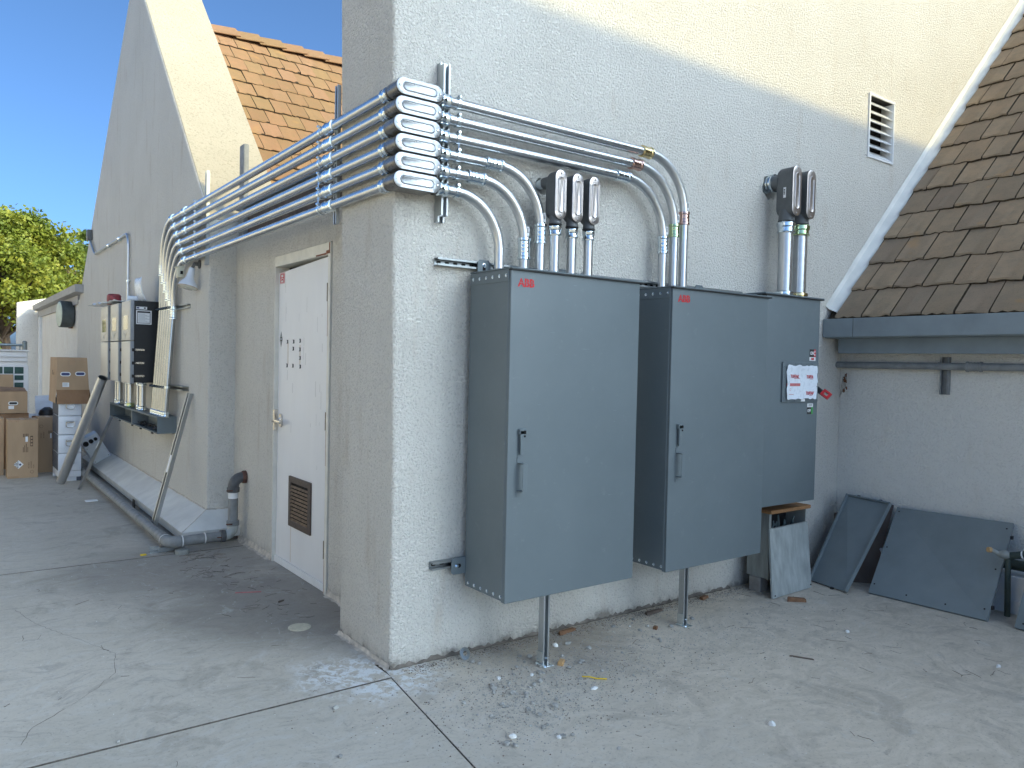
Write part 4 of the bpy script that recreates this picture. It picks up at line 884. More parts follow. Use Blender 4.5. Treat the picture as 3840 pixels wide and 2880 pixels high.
one('foam_roll', MB().lathe((-.26,5.62,2.205),(.9,-.25,0),[(0,.02),(0,.033),(.10,.033),(.10,.02)],14,cap=False), 'film', 'small rolled tube of foam wrap beside the upright foam sheet', 'foam wrap')
# small conduit up the gable wall
t = thing('small_conduit', 'thin conduit climbing the gable wall from the inverters to a small box', 'conduit', (-.03,6.95,2.17))
part('tube', MB().tube([(-.03,6.95,2.17),(-.03,6.95,2.95)]+arc((-.03,7.10,2.95), .15, (0,-1,0), (0,0,1), 0, math.pi/2, 8)+[(-.03,9.50,3.10)]+[(-.03,9.62,3.13)]+[(-.03,10.0,3.36)], .017, 10), 'emt_dull', t)
for y in (7.55,8.35): part('strap', MB().lathe((-.03,y-.05,3.10),(0,1,0),[(0,.023),(.10,.023)],10).box((-.055,y-.02,3.06),(-.004,y+.02,3.082)), 'zinc', t)
part('strap', MB().lathe((-.03,6.95,2.50),(0,0,1),[(0,.022),(.02,.022)],10).box((-.035,6.90,2.50),(-.004,7.0,2.52)), 'zinc', t); part('connector', MB().lathe((-.03,6.95,2.17),(0,0,1),[(0,.026),(.05,.026),(.05,.03),(.07,.03)],10), 'black', t)
part('junction_body', MB().box((-.075,9.97,3.36),(-.005,10.12,3.52),.012,2), 'lb_grey', t)
# flood lamp
t = thing('flood_lamp', 'white cone shaped flood lamp hanging under the conduit bend on left wall', 'lamp', (0,3.88,2.40))
ax = Vector((-.25,-.10,-1)).normalized(); p0 = Vector((-.055,3.80,2.395))
part('lamp_holder', MB().lathe(p0, ax, [(0,.020),(.004,.026),(.085,.034),(.10,.038)], 18), 'flood_white', t)
part('lamp_bulb', MB().lathe(p0+ax*.098, ax, [(0,.037),(.02,.050),(.06,.078),(.078,.084),(.084,.084)], 24), 'flood_white', t); part('rim', MB().lathe(p0+ax*.1805, ax, [(0,.086),(.005,.0855)], 24), 'rust_stain', t); part('lens', MB().lathe(p0+ax*.185, ax, [(0,.081),(.008,.06),(.012,.02),(.0125,.001)], 24), 'flood_lens', t)
part('swivel', MB().lathe((0,3.76,2.43),(-1,0,0),[(0,.04),(.012,.04),(.02,.018),(.055,.016)],14).tube([(-.05,3.76,2.425),(-.056,3.79,2.40)],.014,8), 'pipe_dark', t)
t = thing('photocell', 'small beige photocell box with square eye beside the flood lamp', 'sensor', (-.1,3.98,2.34))
part('housing', MB().box((-.145,3.93,2.315),(-.095,4.03,2.41),.006,2).box((-.155,3.925,2.405),(-.09,4.035,2.418),.003), 'beige_plastic', t); part('eye', MB().box((-.128,3.9285,2.345),(-.105,3.9298,2.375)), 'void', t)
# drum shaped fixture on the low building
t = thing('drum_fixture', 'round drum shaped wall fixture with rusty bracket under the far gutter', 'wall fixture', (0,12.2,2.05))
part('drum', MB().lathe((0,12.3,2.30),(-1,-.11,0),[(0,.22),(.02,.235),(.20,.235),(.205,.225)],28), 'drum_dark', t); part('face', MB().lathe((-.203,12.278,2.30),(-1,-.11,0),[(0,.22),(.008,.20),(.012,.12),(.013,.001)],28), 'drum_face', t)
part('rust_bracket', MB().box((-.02,12.45,2.06),(.03,12.62,2.52),.004), 'rust', t)

# ================================================================== left yard
t = thing('drain_pipe', 'grey drain pipe along the foot of the gable wall with elbows', 'pipe', (-.4,3.1,.08)); PR = .042
part('long_pipe', MB().tube([(-.41,8.9,.088),(-.393,3.19,.088)], PR, 16), 'pipe_grey', t)
el = [(-.393,3.19,.088)]+arc((-.323,3.17,.088), .07, (-1,0,0), (0,-1,0), 0, math.pi/2, 8)+[(-.30,3.10,.088)]
part('elbow', MB().tube(el, PR*1.16, 16), 'pipe_grey', t); part('short_pipe', MB().tube([(-.30,3.10,.088),(.06,3.13,.088)], PR, 16), 'pipe_grey', t)
part('elbow', MB().tube([(.045,3.13,.088)]+arc((.055,3.132,.163), .075, (0,0,-1), (1,0,0), 0, math.pi/2, 8)+[(.13,3.135,.18)], PR*1.08, 16), 'old_metal_pale', t)
part('riser', MB().tube([(.13,3.135,.17),(.13,3.135,.47)], PR*.96, 16), 'pipe_grey', t)
part('elbow', MB().tube([(.13,3.135,.46)]+arc((.205,3.135,.50), .075, (-1,0,0), (0,0,1), 0, math.pi/2, 8)+[(.215,3.135,.575)], PR*1.08, 16), 'pipe_dark', t)
for c, d, m_ in (((.13,3.135,.165),(0,0,1),'pipe_grey'),((.13,3.135,.45),(0,0,1),'pipe_dark'),((.02,3.127,.088),(1,0,0),'pipe_dark')):
    cp = part('coupling', MB().lathe(c, d, [(0,.046),(.004,.052),(.042,.052),(.046,.046)], 16), m_, t)
    cv_ = Vector(c)+Vector(d)*.022; part('coupling_bolt', MB().tube([cv_+Vector((-.066,-.035,0)), cv_+Vector((-.02,-.055,0))], .006, 6), 'iron_rust', cp)
part('wall_flange', MB().lathe((.200,3.135,.575),(1,0,0),[(0,.048),(.01,.055),(.034,.055)],16), 'iron_rust', t)
for p, d in (((-.393,3.20,.088),(0,1,0)), ((-.292,3.10,.088),(1,0,0)), ((-.11,3.117,.088),(1,0,0))): part('wire_tie', MB().lathe(p, d, [(0,PR+.007),(.007,PR+.007)], 16), 'stone_white', t)
for x0, y0, y1, x1 in ((.09,.25,.30,.115),): part('paint_mark', MB().lathe((.13,3.135,.40),(0,0,1),[(0,PR*.975),(.05,PR*.975)],16,cap=False), 'white_paint', t)
t = thing('pipe_support', 'short strut block with zinc angle carrying the drain pipe elbow', 'support', (-.44,3.2,0))
part('block', MB().box((-.50,3.165,.0),(-.25,3.205,.04),.002), 'strut_dark', t); part('angle', MB().box((-.515,3.15,.0),(-.455,3.205,.005)).box((-.515,3.155,.005),(-.51,3.205,.055)).box((-.513,3.150,.005),(-.455,3.155,.058)), 'zinc', t)
one('valve_cover', MB().lathe((-.30,3.04,.0),(0,0,1),[(0,.055),(.03,.055),(.035,.05)],18), 'old_metal', 'small round grey cap on floor under the drain pipe elbow', 'cap')
one('yellow_tag', MB().box((-.592,3.12,.001),(-.55,3.15,.010),.001), 'yellow', 'small yellow plastic scrap on floor beside the pipe support', 'scrap')
one('black_bracket', MB().box((-.36,5.10,.0),(-.27,5.16,.004)).box((-.278,5.10,.004),(-.27,5.20,.11)), 'black', 'black bent metal bracket between drain pipe and skirt ledge', 'bracket')
one('white_offcut', MB().box((-.62,5.86,.001),(-.50,5.93,.014),.002), 'paper', 'white plastic offcut lying on floor beside the long drain pipe', 'offcut')
def lean_strut(name, a, b, w, d, mat, label, out, cat):
    a, b = Vector(a), Vector(b); ax = (b-a).normalized(); out = Vector(out); out = (out-ax*out.dot(ax)).normalized(); side = ax.cross(out)
    t = thing(name, label, cat, a); part('channel', MB().prism(strut_poly(w, d), a, side, out, b-a), mat, t); return t, ax, out, side, a, b
t, ax, out, side, a, b = lean_strut('leaning_strut', (-.325,3.94,.012), (-.012,3.94,1.255), .041, .041, 'strut', 'strut channel leaning on the left wall beside the wireway end', (-.9,-.35,.2), 'strut channel')
part('paper_label', MB().prism(rrect(.022,.16,.001), a+ax*.62+out*.0413, side, ax, out*.0005), 'paper', t)
t, ax, out, side, a, b = lean_strut('leaning_strut', (-.553,6.757,.006), (-.05,7.78,.79), .038, .03, 'strut', 'thin strut channel leaning towards the wireway beside the white box', (-.9,-.45,.2), 'strut channel')
part('paper_label', MB().prism(rrect(.022,.15,.001), a+ax*.78+out*.031, side, ax, out*.0005), 'paper', t)
t = thing('leaning_pipe', 'thick grey metal pipe leaning in front of the battery stack', 'pipe', (-.693,7.325,0))
a, b = Vector((-.693,7.325,.03)), Vector((-.37,6.47,1.33)); d = (b-a).normalized(); u, w = frame(d)
part('pipe', MB().loft([[p+(u*math.cos(k*math.pi/12)+w*math.sin(k*math.pi/12))*r for k in range(24)] for p, r in ((a,.052),(b,.052),(b,.047),(a,.047),(a,.052))], cap=False), 'emt_dull', t)
# white box tipped on the ledge
t = thing('equipment_box', 'white equipment box tipped over on the skirt ledge, three black sockets', 'box', (-.22,8.1,.2))
Q = Matrix.Translation((-.222,8.0,.345)) @ Matrix.Rotation(math.radians(-30), 4, 'Y') @ Matrix.Rotation(math.radians(8), 4, 'X')
part('case', MB().box((-.115,0,-.185),(.115,.16,.185),.008,2,mtx=Q), 'battery_white', t); part('front_panel', MB().box((-.105,-.004,-.175),(.105,.0,.07),.002,1,mtx=Q), 'white_paint', t)
for k, x in enumerate((-.07,.0,.06)): part('socket', MB().lathe(Q @ Vector((x,-.001,.12)), Q.to_3x3() @ Vector((0,-1,0)), [(0,.034-.006*k),(.02,.034-.006*k),(.022,.026-.005*k),(.008,.022-.005*k)], 14), 'black', t)
bolts('screw', [Q @ Vector((x,-.004,z)) for x in (-.09,.09) for z in (-.16,.05)], (0,-1,0), t, mat='old_metal', r=.004)
# battery stack
zs = [.128,.352,.585,.820,1.05]; bl = ['lowest','second from bottom','third from bottom','topmost']
b0 = thing('battery_plinth', 'white base plinth under the stack of white battery modules', 'plinth', (-.575,7.85,0))
part('frame', MB().box((-.702,7.535,.05),(-.448,8.14,.127),.006), 'battery_white', b0)
for x0, x1 in ((-.702,-.66),(-.50,-.448)):
    for y in (7.54,8.08): part('foot', MB().box((x0,y,.0),(x1,y+.055,.05),.003), 'battery_white' if x0 < -.6 else 'battery_side', b0)
part('front_apron', MB().box((-.66,7.545,.0),(-.50,7.555,.05)), 'battery_white', b0)
for k in range(4):
    z0, z1 = zs[k]+.003, zs[k+1]-.003
    t = thing('battery_module', bl[k]+' white battery module in the stack beside cardboard boxes', 'battery', (-.575,7.85,z0), 'stacked battery modules')
    part('case', MB().box((-.700,7.533,z0),(-.450,8.13,z1),.008,2), 'battery_white', t); part('side_panel', MB().box((-.706,7.58,z0+.004),(-.700,8.13,z1-.004)), 'battery_side', t); part('side_panel', MB().box((-.4495,7.56,z0+.004),(-.444,8.13,z1-.004)), 'battery_side', t)
    zm = (z0+z1)/2+.012; P1, P2, P3 = rrect(.135,.115,.012), rrect(.115,.096,.01), rrect(.105,.086,.01); lp3 = lambda P, y: [(-.575+a, y, zm+c) for a, c in P]
    part('handle_recess', MB().loft([lp3(P1,7.532), lp3(P1,7.527), lp3(P2,7.527), lp3(P3,7.531)]), 'battery_white', t)
    part('handle', MB().tube([(-.62,7.528,zm+.028),(-.62,7.512,zm+.02),(-.62,7.51,zm-.02)]+[(-.61+.012*i,7.508,zm-.034-.004*math.sin(i*.45)) for i in range(7)]+[(-.53,7.51,zm-.02),(-.53,7.512,zm+.02),(-.53,7.528,zm+.028)], .0055, 8), 'nickel', t)
    part('handle_plate', MB().box((-.622,7.518,zm+.016),(-.528,7.527,zm+.036),.002), 'nickel', t)
# cardboard boxes
def carton(name, label, x0, x1, y0, y1, z0, z1, mat='cardboard', rot=0, taper=0, group='cardboard boxes in the left yard'):
    t = thing(name, label, 'cardboard box', ((x0+x1)/2, y0, z0), group); c = Vector(((x0+x1)/2, (y0+y1)/2, 0)); R_ = Matrix.Rotation(rot, 3, 'Z')
    def p(x, y, z): return c+R_ @ (Vector((x, y, 0))-c)+Vector((0, 0, z))
    f = taper
    part('carton', MB().hexa([p(x0,y0,z0),p(x1,y0,z0),p(x1,y1,z0),p(x0,y1,z0),p(x0+f*.3,y0+f,z1),p(x1-f,y0+f,z1),p(x1-f,y1-f,z1),p(x0+f*.3,y1-f,z1)]), mat, t)
    part('top_tape', MB().hexa([p((x0+x1)/2-.025,y0+f-.001,z1+.0006),p((x0+x1)/2+.025,y0+f-.001,z1+.0006),p((x0+x1)/2+.025,y1-f,z1+.0006),p((x0+x1)/2-.025,y1-f,z1+.0006),p((x0+x1)/2-.025,y0+f-.001,z1+.0012),p((x0+x1)/2+.025,y0+f-.001,z1+.0012),p((x0+x1)/2+.025,y1-f,z1+.0012),p((x0+x1)/2-.025,y1-f,z1+.0012)]), 'tape', t)
    return t, p
def oval(t, c, ux, w, h, inner):
    c, ux = Vector(c), Vector(ux).normalized(); n = ux.cross(Vector((0,0,1)))
    L = lambda W_, H_, d: [c+ux*x+Vector((0,0,1))*z+n*d for x, z in stadium(W_, H_, 6)]
    part('hand_hole_rim', MB().loft([L(w,h,.001), L(w,h,.004), L(w*.82,h*.62,.004), L(w*.82,h*.62,.0012)], cap=False), 'paper', t); part('hand_hole', MB().loft([L(w*.82,h*.62,.0012), L(w*.82,h*.62,.0018)]), inner, t)
rot = math.radians(7); t, p = carton('cardboard_box', 'large cardboard box with two white hand holes upturned on the battery stack', -.732,-.372,7.50,8.25,1.15,1.552,rot=-rot*.0,taper=.022)
yy = 7.499
oval(t, (-.632,yy+.008,1.345), (1,0,0), .115,.055,'ink_blue'); oval(t, (-.470,yy+.008,1.350), (1,0,0), .115,.055,'ink_blue')
part('shipping_label', MB().hexa([(-.665,yy+.002,1.185),(-.592,yy+.002,1.185),(-.592,yy+.006,1.185),(-.665,yy+.006,1.185),(-.665,yy+.0045,1.24),(-.592,yy+.0045,1.24),(-.592,yy+.008,1.24),(-.665,yy+.008,1.24)]), 'paper', t)
for q in range(3): part('print_line', MB().box((-.66,yy+.0005,1.197+q*.014),(-.61,yy+.0025,1.202+q*.014)), 'ink_grey', t)
part('front_tape', MB().hexa([(-.585,yy+.017,1.46),(-.525,yy+.017,1.46),(-.525,yy+.02,1.46),(-.585,yy+.02,1.46),(-.585,yy+.0205,1.5515),(-.525,yy+.0205,1.5515),(-.525,yy+.026,1.5515),(-.585,yy+.026,1.5515)]), 'tape', t)
part('flap', MB().hexa([(-.725,7.487,.972),(-.378,7.487,.972),(-.378,7.491,.972),(-.725,7.491,.972),(-.732,7.496,1.15),(-.372,7.496,1.15),(-.372,7.50,1.15),(-.732,7.50,1.15)]), 'cardboard_dark', t)
part('flap', MB().hexa([(-.745,7.50,.985),(-.741,7.50,.985),(-.741,8.2,.985),(-.745,8.2,.985),(-.736,7.50,1.15),(-.732,7.50,1.15),(-.732,8.2,1.15),(-.736,8.2,1.15)]), 'cardboard', t)
part('flap', MB().hexa([(-.345,7.52,1.0),(-.341,7.52,1.0),(-.341,8.2,1.0),(-.345,8.2,1.0),(-.372,7.50,1.15),(-.368,7.50,1.15),(-.368,8.2,1.15),(-.372,8.2,1.15)]), 'cardboard_dark', t)
for q in range(2): part('print_mark', MB().box((-.7325,7.75+.12*q,1.33),(-.7318,7.80+.12*q,1.36+.03*q)), 'ink_brown', t)
def prints(t, x0, x1, y, z0, z1, hazard=True, seed=0):
    rn = random.Random(seed); w = x1-x0
    for i in range(4):
        part('print_mark', MB().box((x0+w*(.50+.05*i),y-.0008,z0+.44*(z1-z0)),(x0+w*(.52+.05*i),y-.0003,z0+(.53+.03*(i % 3))*(z1-z0))), 'ink_brown', t) if seed % 2 == 0 else None
        part('print_mark', MB().box((x0+w*(.50+.05*i),y-.0008,z0+.70*(z1-z0)),(x0+w*(.525+.05*i),y-.0003,z0+.76*(z1-z0))), 'ink_brown', t)
    part('shipping_label', MB().box((x0+w*.58,y-.001,z0+.62*(z1-z0)),(x0+w*.66,y-.0004,z0+.71*(z1-z0))), 'paper', t)
    part('symbol_strip', MB().box((x0+w*.74,y-.0008,z0+.54*(z1-z0)),(x0+w*.83,y-.0003,z0+.72*(z1-z0))), 'ink_brown', t)
    for q in range(3): part('symbol', MB().box((x0+w*.755,y-.0011,z0+(.555+.056*q)*(z1-z0)),(x0+w*.815,y-.0006,z0+(.590+.056*q)*(z1-z0))), 'cardboard', t)
    if hazard:
        cx, cz, r = x0+w*.36, z0+.235*(z1-z0), .055
        part('hazard_diamond', MB().prism([(0,-r),(r,0),(0,r),(-r,0)], (cx,y-.0003,cz), (1,0,0), (0,0,1), (0,-.0005,0)), 'paper', t)
        for q in range(5):
            z = -.034+.017*q; hw = r-abs(z)-.003; part('hazard_stripe', MB().prism([(-hw,z-.004),(0,z-.004),(0,z+.004),(-hw,z+.004)], (cx,y-.0009,cz), (1,0,0), (0,0,1), (0,-.0004,0)), 'ink', t)
        part('hazard_symbol', MB().prism([(.006,-.012),(.02,-.016),(.032,-.002),(.02,.012),(.006,.010)], (cx,y-.0009,cz), (1,0,0), (0,0,1), (0,-.0004,0)), 'ink_blue', t)
        for txt, xo in (('HGY10633',.72),('SNV5500007',.80),('PL0001',.88)): part('lettering', text_mesh(txt, .024, 'ink_brown', (x0+w*xo,y-.0006,z0+.16*(z1-z0)), (0,0,1), (-1,0,0), depth=.0003, sx=.72), 'ink_brown', t)
        part('round_mark', MB().lathe((x0+w*.80,y-.0004,z0+.10*(z1-z0)),(0,-1,0),[(0,.020),(.0004,.020),(.0004,.017),(0,.017)],18,cap=False), 'ink_brown', t)
t, p = carton('cardboard_box', 'tall cardboard box with striped hazard diamond and printed codes, standing in front', -1.203,-.872,8.07,8.42,0,.745); prints(t,-1.203,-.872,8.07,0,.745,True,2)
for q in range(2): part('edge_tape', MB().box((-1.2,8.0695,.0 if q == 0 else .715),(-1.08,8.0698,.03 if q == 0 else .745)), 'tape', t)
t, p = carton('cardboard_box', 'tall cardboard box half hidden behind the battery stack', -.835,-.60,8.49,8.84,0,.74); prints(t,-.835,-.60,8.49,0,.74,False,3); part('round_mark', MB().lathe((-.80,8.4896,.62),(0,-1,0),[(0,.022),(.0004,.022),(.0004,.019),(0,.019)],18,cap=False), 'ink_brown', t)
for txt, xo in (('HGY10633',-.795),('SNV5500007',-.765)): part('lettering', text_mesh(txt, .022, 'ink_brown', (xo,8.4894,.46), (0,0,1), (-1,0,0), depth=.0003, sx=.72), 'ink_brown', t)
t, p = carton('cardboard_box', 'tall cardboard box cut by the left edge of the picture', -1.60,-1.222,8.44,8.80,0,.742); prints(t,-1.60,-1.222,8.44,0,.742,False,4)
t, p = carton('cardboard_box', 'plain brown box underneath the upper cardboard box at far left', -1.5,-.90,9.05,9.6,0,.762,mat='cardboard_dark')
t, p = carton('cardboard_box', 'open cardboard box with black hand hole and raised lid at far left', -1.62,-.918,9.02,9.55,.768,1.065)
oval(t, (-1.085,9.0195,.905), (1,0,0), .115,.05,'black'); part('shipping_label', MB().box((-1.14,9.0185,.825),(-1.075,9.0195,.87)), 'paper', t)
part('flap', MB().hexa([(-1.62,9.03,1.068),(-.93,9.03,1.068),(-.93,9.4,1.10),(-1.62,9.4,1.14),(-1.62,9.03,1.072),(-.93,9.03,1.072),(-.93,9.4,1.104),(-1.62,9.4,1.144)]), 'cardboard_dark', t)
# wrapped crate with scrap on it
t = thing('wrapped_crate', 'crate with pale top sheet behind the cardboard boxes', 'crate', (-.7,9.5,0)); part('crate', MB().box((-.88,9.05,0),(-.38,10.1,.66),.006), 'cardboard_dark', t); part('top_sheet', MB().box((-.90,9.03,.66),(-.36,10.12,.685),.004), 'junk_white', t)
one('scrap_panel', MB().hexa([(-.80,9.3,.69),(-.5,9.2,.69),(-.45,9.9,.70),(-.75,10,.72),(-.80,9.3,.70),(-.5,9.2,.70),(-.45,9.9,.98),(-.75,10,.96)]), 'junk_white', 'bent white sheet metal scrap on the crate behind the boxes', 'scrap')
one('black_bag', MB().loft([[(-.66+.10*s*math.cos(a),9.28+.12*s*math.sin(a),z) for a in [k*math.pi/6 for k in range(12)]] for s, z in ((.8,.686),(1.1,.73),(.9,.79),(.35,.83))]), 'black', 'black plastic bag on the crate behind the boxes', 'bag')
one('brown_stick', MB().hexa([(-.86,9.08,.687),(-.62,9.12,.687),(-.62,9.16,.687),(-.86,9.12,.687),(-.86,9.08,.72),(-.60,9.12,.712),(-.60,9.16,.712),(-.86,9.12,.72)]), 'wood_chunk', 'dark splintered stick lying on the crate edge', 'stick')
one('grey_wedge', MB().prism([(0,0),(.22,0),(.22,.20)], (-.62,10.2,.685), (1,0,0), (0,0,1), (0,.2,0)), 'fascia_paint', 'grey metal wedge standing behind the scrap on the crate', 'scrap') if False else None
# air conditioning unit and fence
t = thing('air_conditioner', 'large white air conditioning unit with dark green grilles at far left', 'air conditioner', (-1.4,11.5,0))
part('casing', MB().box((-2.2,11.0,.0),(-.755,11.9,1.40),.02,2).box((-2.2,11.02,1.44),(-.765,11.9,1.62),.02,2).box((-2.19,11.03,1.39),(-.775,11.89,1.45)), 'ac_paint', t); part('top_panel', MB().box((-2.22,10.98,1.62),(-.745,11.92,1.645),.008), 'ac_paint', t)
for z in (1.46,1.53): part('rib', MB().box((-2.19,10.992,z),(-.80,11.02,z+.014),.003), 'ac_paint', t)
xs = [(-.945,-.825),(-1.088,-.962),(-1.23,-1.105)]
for i, (xa, xb) in enumerate(xs):
    for z0, z1 in ((1.265,1.372),(1.165,1.24),(1.045,1.125)):
        if i and z0 < 1.2: continue
        gg = part('grille', MB().box((xa,10.994,z0),(xb,11.0,z1)), 'grille_green', t)
        for q in range(5): part('grille_bar', MB().box((xa,10.990,z0+(z1-z0)*(q+.6)/5.4),(xb,10.993,z0+(z1-z0)*(q+.72)/5.4)), 'black', gg)
one('cardboard_sheet', MB().box((-1.4,10.93,.70),(-.965,10.945,1.255)), 'cardboard', 'flat cardboard sheet leaning on the grilles of the air conditioner', 'cardboard')
t = thing('fence', 'grey steel fence rail with post beyond the air conditioner', 'fence', (-.665,13,0)); part('post', MB().tube([(-.665,13,0),(-.665,13,1.80),(-.665,13,1.815)], [.04,.04,.02], 12), 'fence_pipe', t); part('rail', MB().tube([(-.64,13,1.735),(-6,13,1.76)], .024, 10), 'fence_pipe', t); part('rail', MB().tube([(-.665,13,.9),(-6,13,.9)], .02, 10), 'fence_pipe', t); part('brace', MB().tube([(-.74,13,1.735),(-.74,13,1.60)], .012, 8), 'fence_pipe', t)

# ================================================================== right yard
t = thing('utility_box', 'old open utility box with wooden top and cables under the far cabinet', 'utility box', (3.08,-.16,0))
ux0, ux1, uyf, uyb, uz0, uz1 = 2.852, 3.312, -.242, -.07, .105, .572
part('side_panel', MB().box((ux0,uyf,uz0),(ux0+.006,uyb,uz1),.002), 'old_metal', t); part('side_panel', MB().box((ux1-.006,uyf,uz0),(ux1,uyb,uz1),.002), 'old_metal', t); part('back_panel', MB().box((ux0+.006,uyb-.006,uz0),(ux1-.006,uyb,uz1)), 'black', t); part('floor_panel', MB().box((ux0+.006,uyf,uz0),(ux1-.006,uyb-.006,uz0+.006)), 'black', t)
part('door_flange', MB().box((ux0-.004,uyf-.012,uz0-.004),(ux0+.02,uyf,uz1),.002), 'old_metal', t)
part('wooden_top', MB().box((ux0-.012,uyf-.03,uz1),(ux1+.014,uyb+.02,uz1+.026),.003), 'wood_ply', t)
part('post', MB().box((2.84,-.20,-.02),(2.93,-.10,uz0),.006), 'concrete_post', t); part('post', MB().box((3.2,-.20,-.02),(3.29,-.10,uz0),.006), 'concrete_post', t)
rn = random.Random(2)
for k in range(8):
    x = 2.91+.045*k; part('cable', MB().tube([(x,-.16+rn.uniform(-.04,.04),.2),(x+.02,-.19,.42),(x+rn.uniform(-.03,.06),-.20+rn.uniform(-.02,.03),.48+rn.uniform(0,.05)),(x+.06,-.15,.40),(x+.09,-.14,.2)], .006, 6), 'cable', t)
t = thing('metal_cover', 'weathered pale metal cover leaning against the open utility box', 'cover', (3.02,-.34,0))
a0, a1, a2, a3 = Vector((2.772,-.352,.004)), Vector((3.272,-.332,.004)), Vector((3.312,-.256,.470)), Vector((2.848,-.258,.462)); nn = Vector((.0,-1,-.2)).normalized()*.014
part('sheet', MB().hexa([a0,a1,a2,a3,a0-nn,a1-nn,a2-nn,a3-nn]), 'old_metal_pale', t)
bolts('rivet', [a0+Vector((.02,-.004,.02)), a1+Vector((-.02,-.004,.025))], (0,-1,-.1), t, mat='gasket', r=.004)
def leaning_panel(label, BL, BR, TR, TL, th, holes, clips, flange):
    BL, BR, TR, TL = map(Vector, (BL, BR, TR, TL)); n = (BR-BL).cross(TL-BL).normalized()
    t = thing('steel_panel', label, 'panel', (BL+BR)/2, 'grey panels leaning in the right corner')
    bk = -n*th; part('panel', MB().hexa([BL,BR,TR,TL,BL+bk,BR+bk,TR+bk,TL+bk]), 'panel_paint', t)
    P = lambda u, v: (BL.lerp(BR, u)).lerp(TL.lerp(TR, u), v)
    for u, v in holes: part('hole', MB().lathe(P(u,v)+n*.0004, n, [(0,.006),(.0006,.006)], 10), 'void', t)
    for u, v in clips: part('clip', MB().box((-.012,-.012,-.012),(.012,.012,.012),.003,1,mtx=Matrix.Translation(P(u,v)-n*th*.6)), 'black', t)
    if flange:
        for (a, b) in ((BR,TR),(BL,TL)):
            s = (BL-BR).normalized()*(1 if a is BR else -1)
            part('flange', MB().hexa([a, a+s*.012, b+s*.012, b, a+n*.022, a+s*.012+n*.022, b+s*.012+n*.022, b+n*.022]), 'panel_paint', t)
        a, b = TL, TR; s = (BL-TL).normalized(); part('flange', MB().hexa([a, b, b+s*.01, a+s*.01, a+n*.02, b+n*.02, b+s*.01+n*.02, a+s*.01+n*.02]), 'panel_paint', t)
    return t, P, n
leaning_panel('large grey steel panel leaning in the right corner before the wing wall', (3.488,-.643,.012), (3.545,-1.405,.012), (4.055,-1.348,.577), (4.055,-.544,.557), .028, [(.03,.10),(.03,.52),(.03,.95),(.33,.06),(.66,.06),(.96,.10),(.96,.5),(.96,.93)], [(1.004,.14),(1.004,.86)], False)
t, P, n = leaning_panel('narrow grey steel panel with white label leaning beside the large panel', (3.419,-.224,.012), (3.357,-.556,.012), (4.04,-.505,.576), (4.04,-.143,.590), .01, [], [(.25,1.01),(.74,1.01),(.62,-.01)], True)
part('paper_label', MB().prism(rrect(.03,.075,.002), P(.42,.42)+n*.0008, (P(.52,.42)-P(.42,.42)).normalized(), (P(.42,.52)-P(.42,.42)).normalized(), n*.0005), 'paper', t)
leaning_panel('grey steel panel cut off by the right edge of the picture', (3.552,-1.56,.012), (3.50,-2.3,.012), (3.90,-2.2,.50), (3.87,-1.55,.52), .028, [(.06,.06)], [], False)
one('wooden_board', MB().hexa([(3.57,-.30,.0),(3.78,-.52,.0),(3.80,-.50,.0),(3.59,-.28,.0),(4.07,-.02,.42),(4.09,-.50,.56),(4.10,-.48,.56),(4.09,.0-.005,.42)]), 'wood_old', 'dark weathered board behind the grey panels in the right corner', 'board')
t = thing('standpipe', 'dark green standpipe with old brass valve beside the large grey panel', 'standpipe', (3.80,-1.425,0))
part('pipe', MB().tube([(3.80,-1.425,0),(3.79,-1.42,.39)], .018, 12), 'pipe_green', t); part('cross_pipe', MB().tube([(3.79,-1.42,.40),(3.80,-1.52,.43),(3.82,-1.9,.46)], .024, 12), 'pipe_green', t)
part('valve', MB().lathe((3.765,-1.365,.405),(.2,-1,.1),[(0,.012),(.01,.02),(.03,.028),(.05,.03),(.07,.022)],12).tube([(3.765,-1.375,.41),(3.735,-1.35,.43),(3.72,-1.34,.435)],.014,10), 'old_metal', t); part('spout', MB().lathe((3.722,-1.342,.434),(-.8,.5,.1),[(0,.018),(.02,.018),(.022,.012)],12), 'wood_pale', t)
for y in (-1.50,-1.56): part('tape_band', MB().lathe((3.795,y,.424),(.05,-1,.2),[(0,.027),(.008,.027)],12), 'stone_white', t)
one('low_pipe', MB().tube([(3.955,-.6,.31),(3.955,-4,.33)], .035, 14), 'pipe_green', 'dark green pipe running low along the wing wall behind the panels', 'pipe')
t = thing('wing_conduit', 'grey painted conduit running along the wing wall under the eave', 'conduit', (4.07,-1,1.645))
part('tube', MB().tube([(4.068,-.001,1.645),(4.068,-9,1.645)], .0275, 14), 'pipe_grey', t); coupling((4.068,-1.0,1.645), (0,-1,0), .105, 'pipe_grey', t); part('strap', MB().lathe((4.068,-.805,1.645),(0,-1,0),[(0,.031),(.03,.031)],14), 'pipe_grey', t)
t = thing('dead_plant', 'dried brown weed growing from the wall corner under the eave', 'plant', (4.1,-.04,1.40)); rn = random.Random(14)
for k in range(4): part('stem', MB().tube([(4.105,-.01-.01*k,1.38+.02*k),(4.09,-.03-.012*k,1.46),(4.08,-.05-.01*k,1.55+.01*k)], .0018, 5), 'twig', t)
for k in range(9):
    c = Vector((4.085,-.04-rn.random()*.03,1.40+rn.random()*.18)); part('leaf', MB().quad(c, c+Vector((-.008,-.02,.006)), c+Vector((-.012,-.026,-.02)), c+Vector((.0,-.008,-.022))), 'dead_leaf', t)

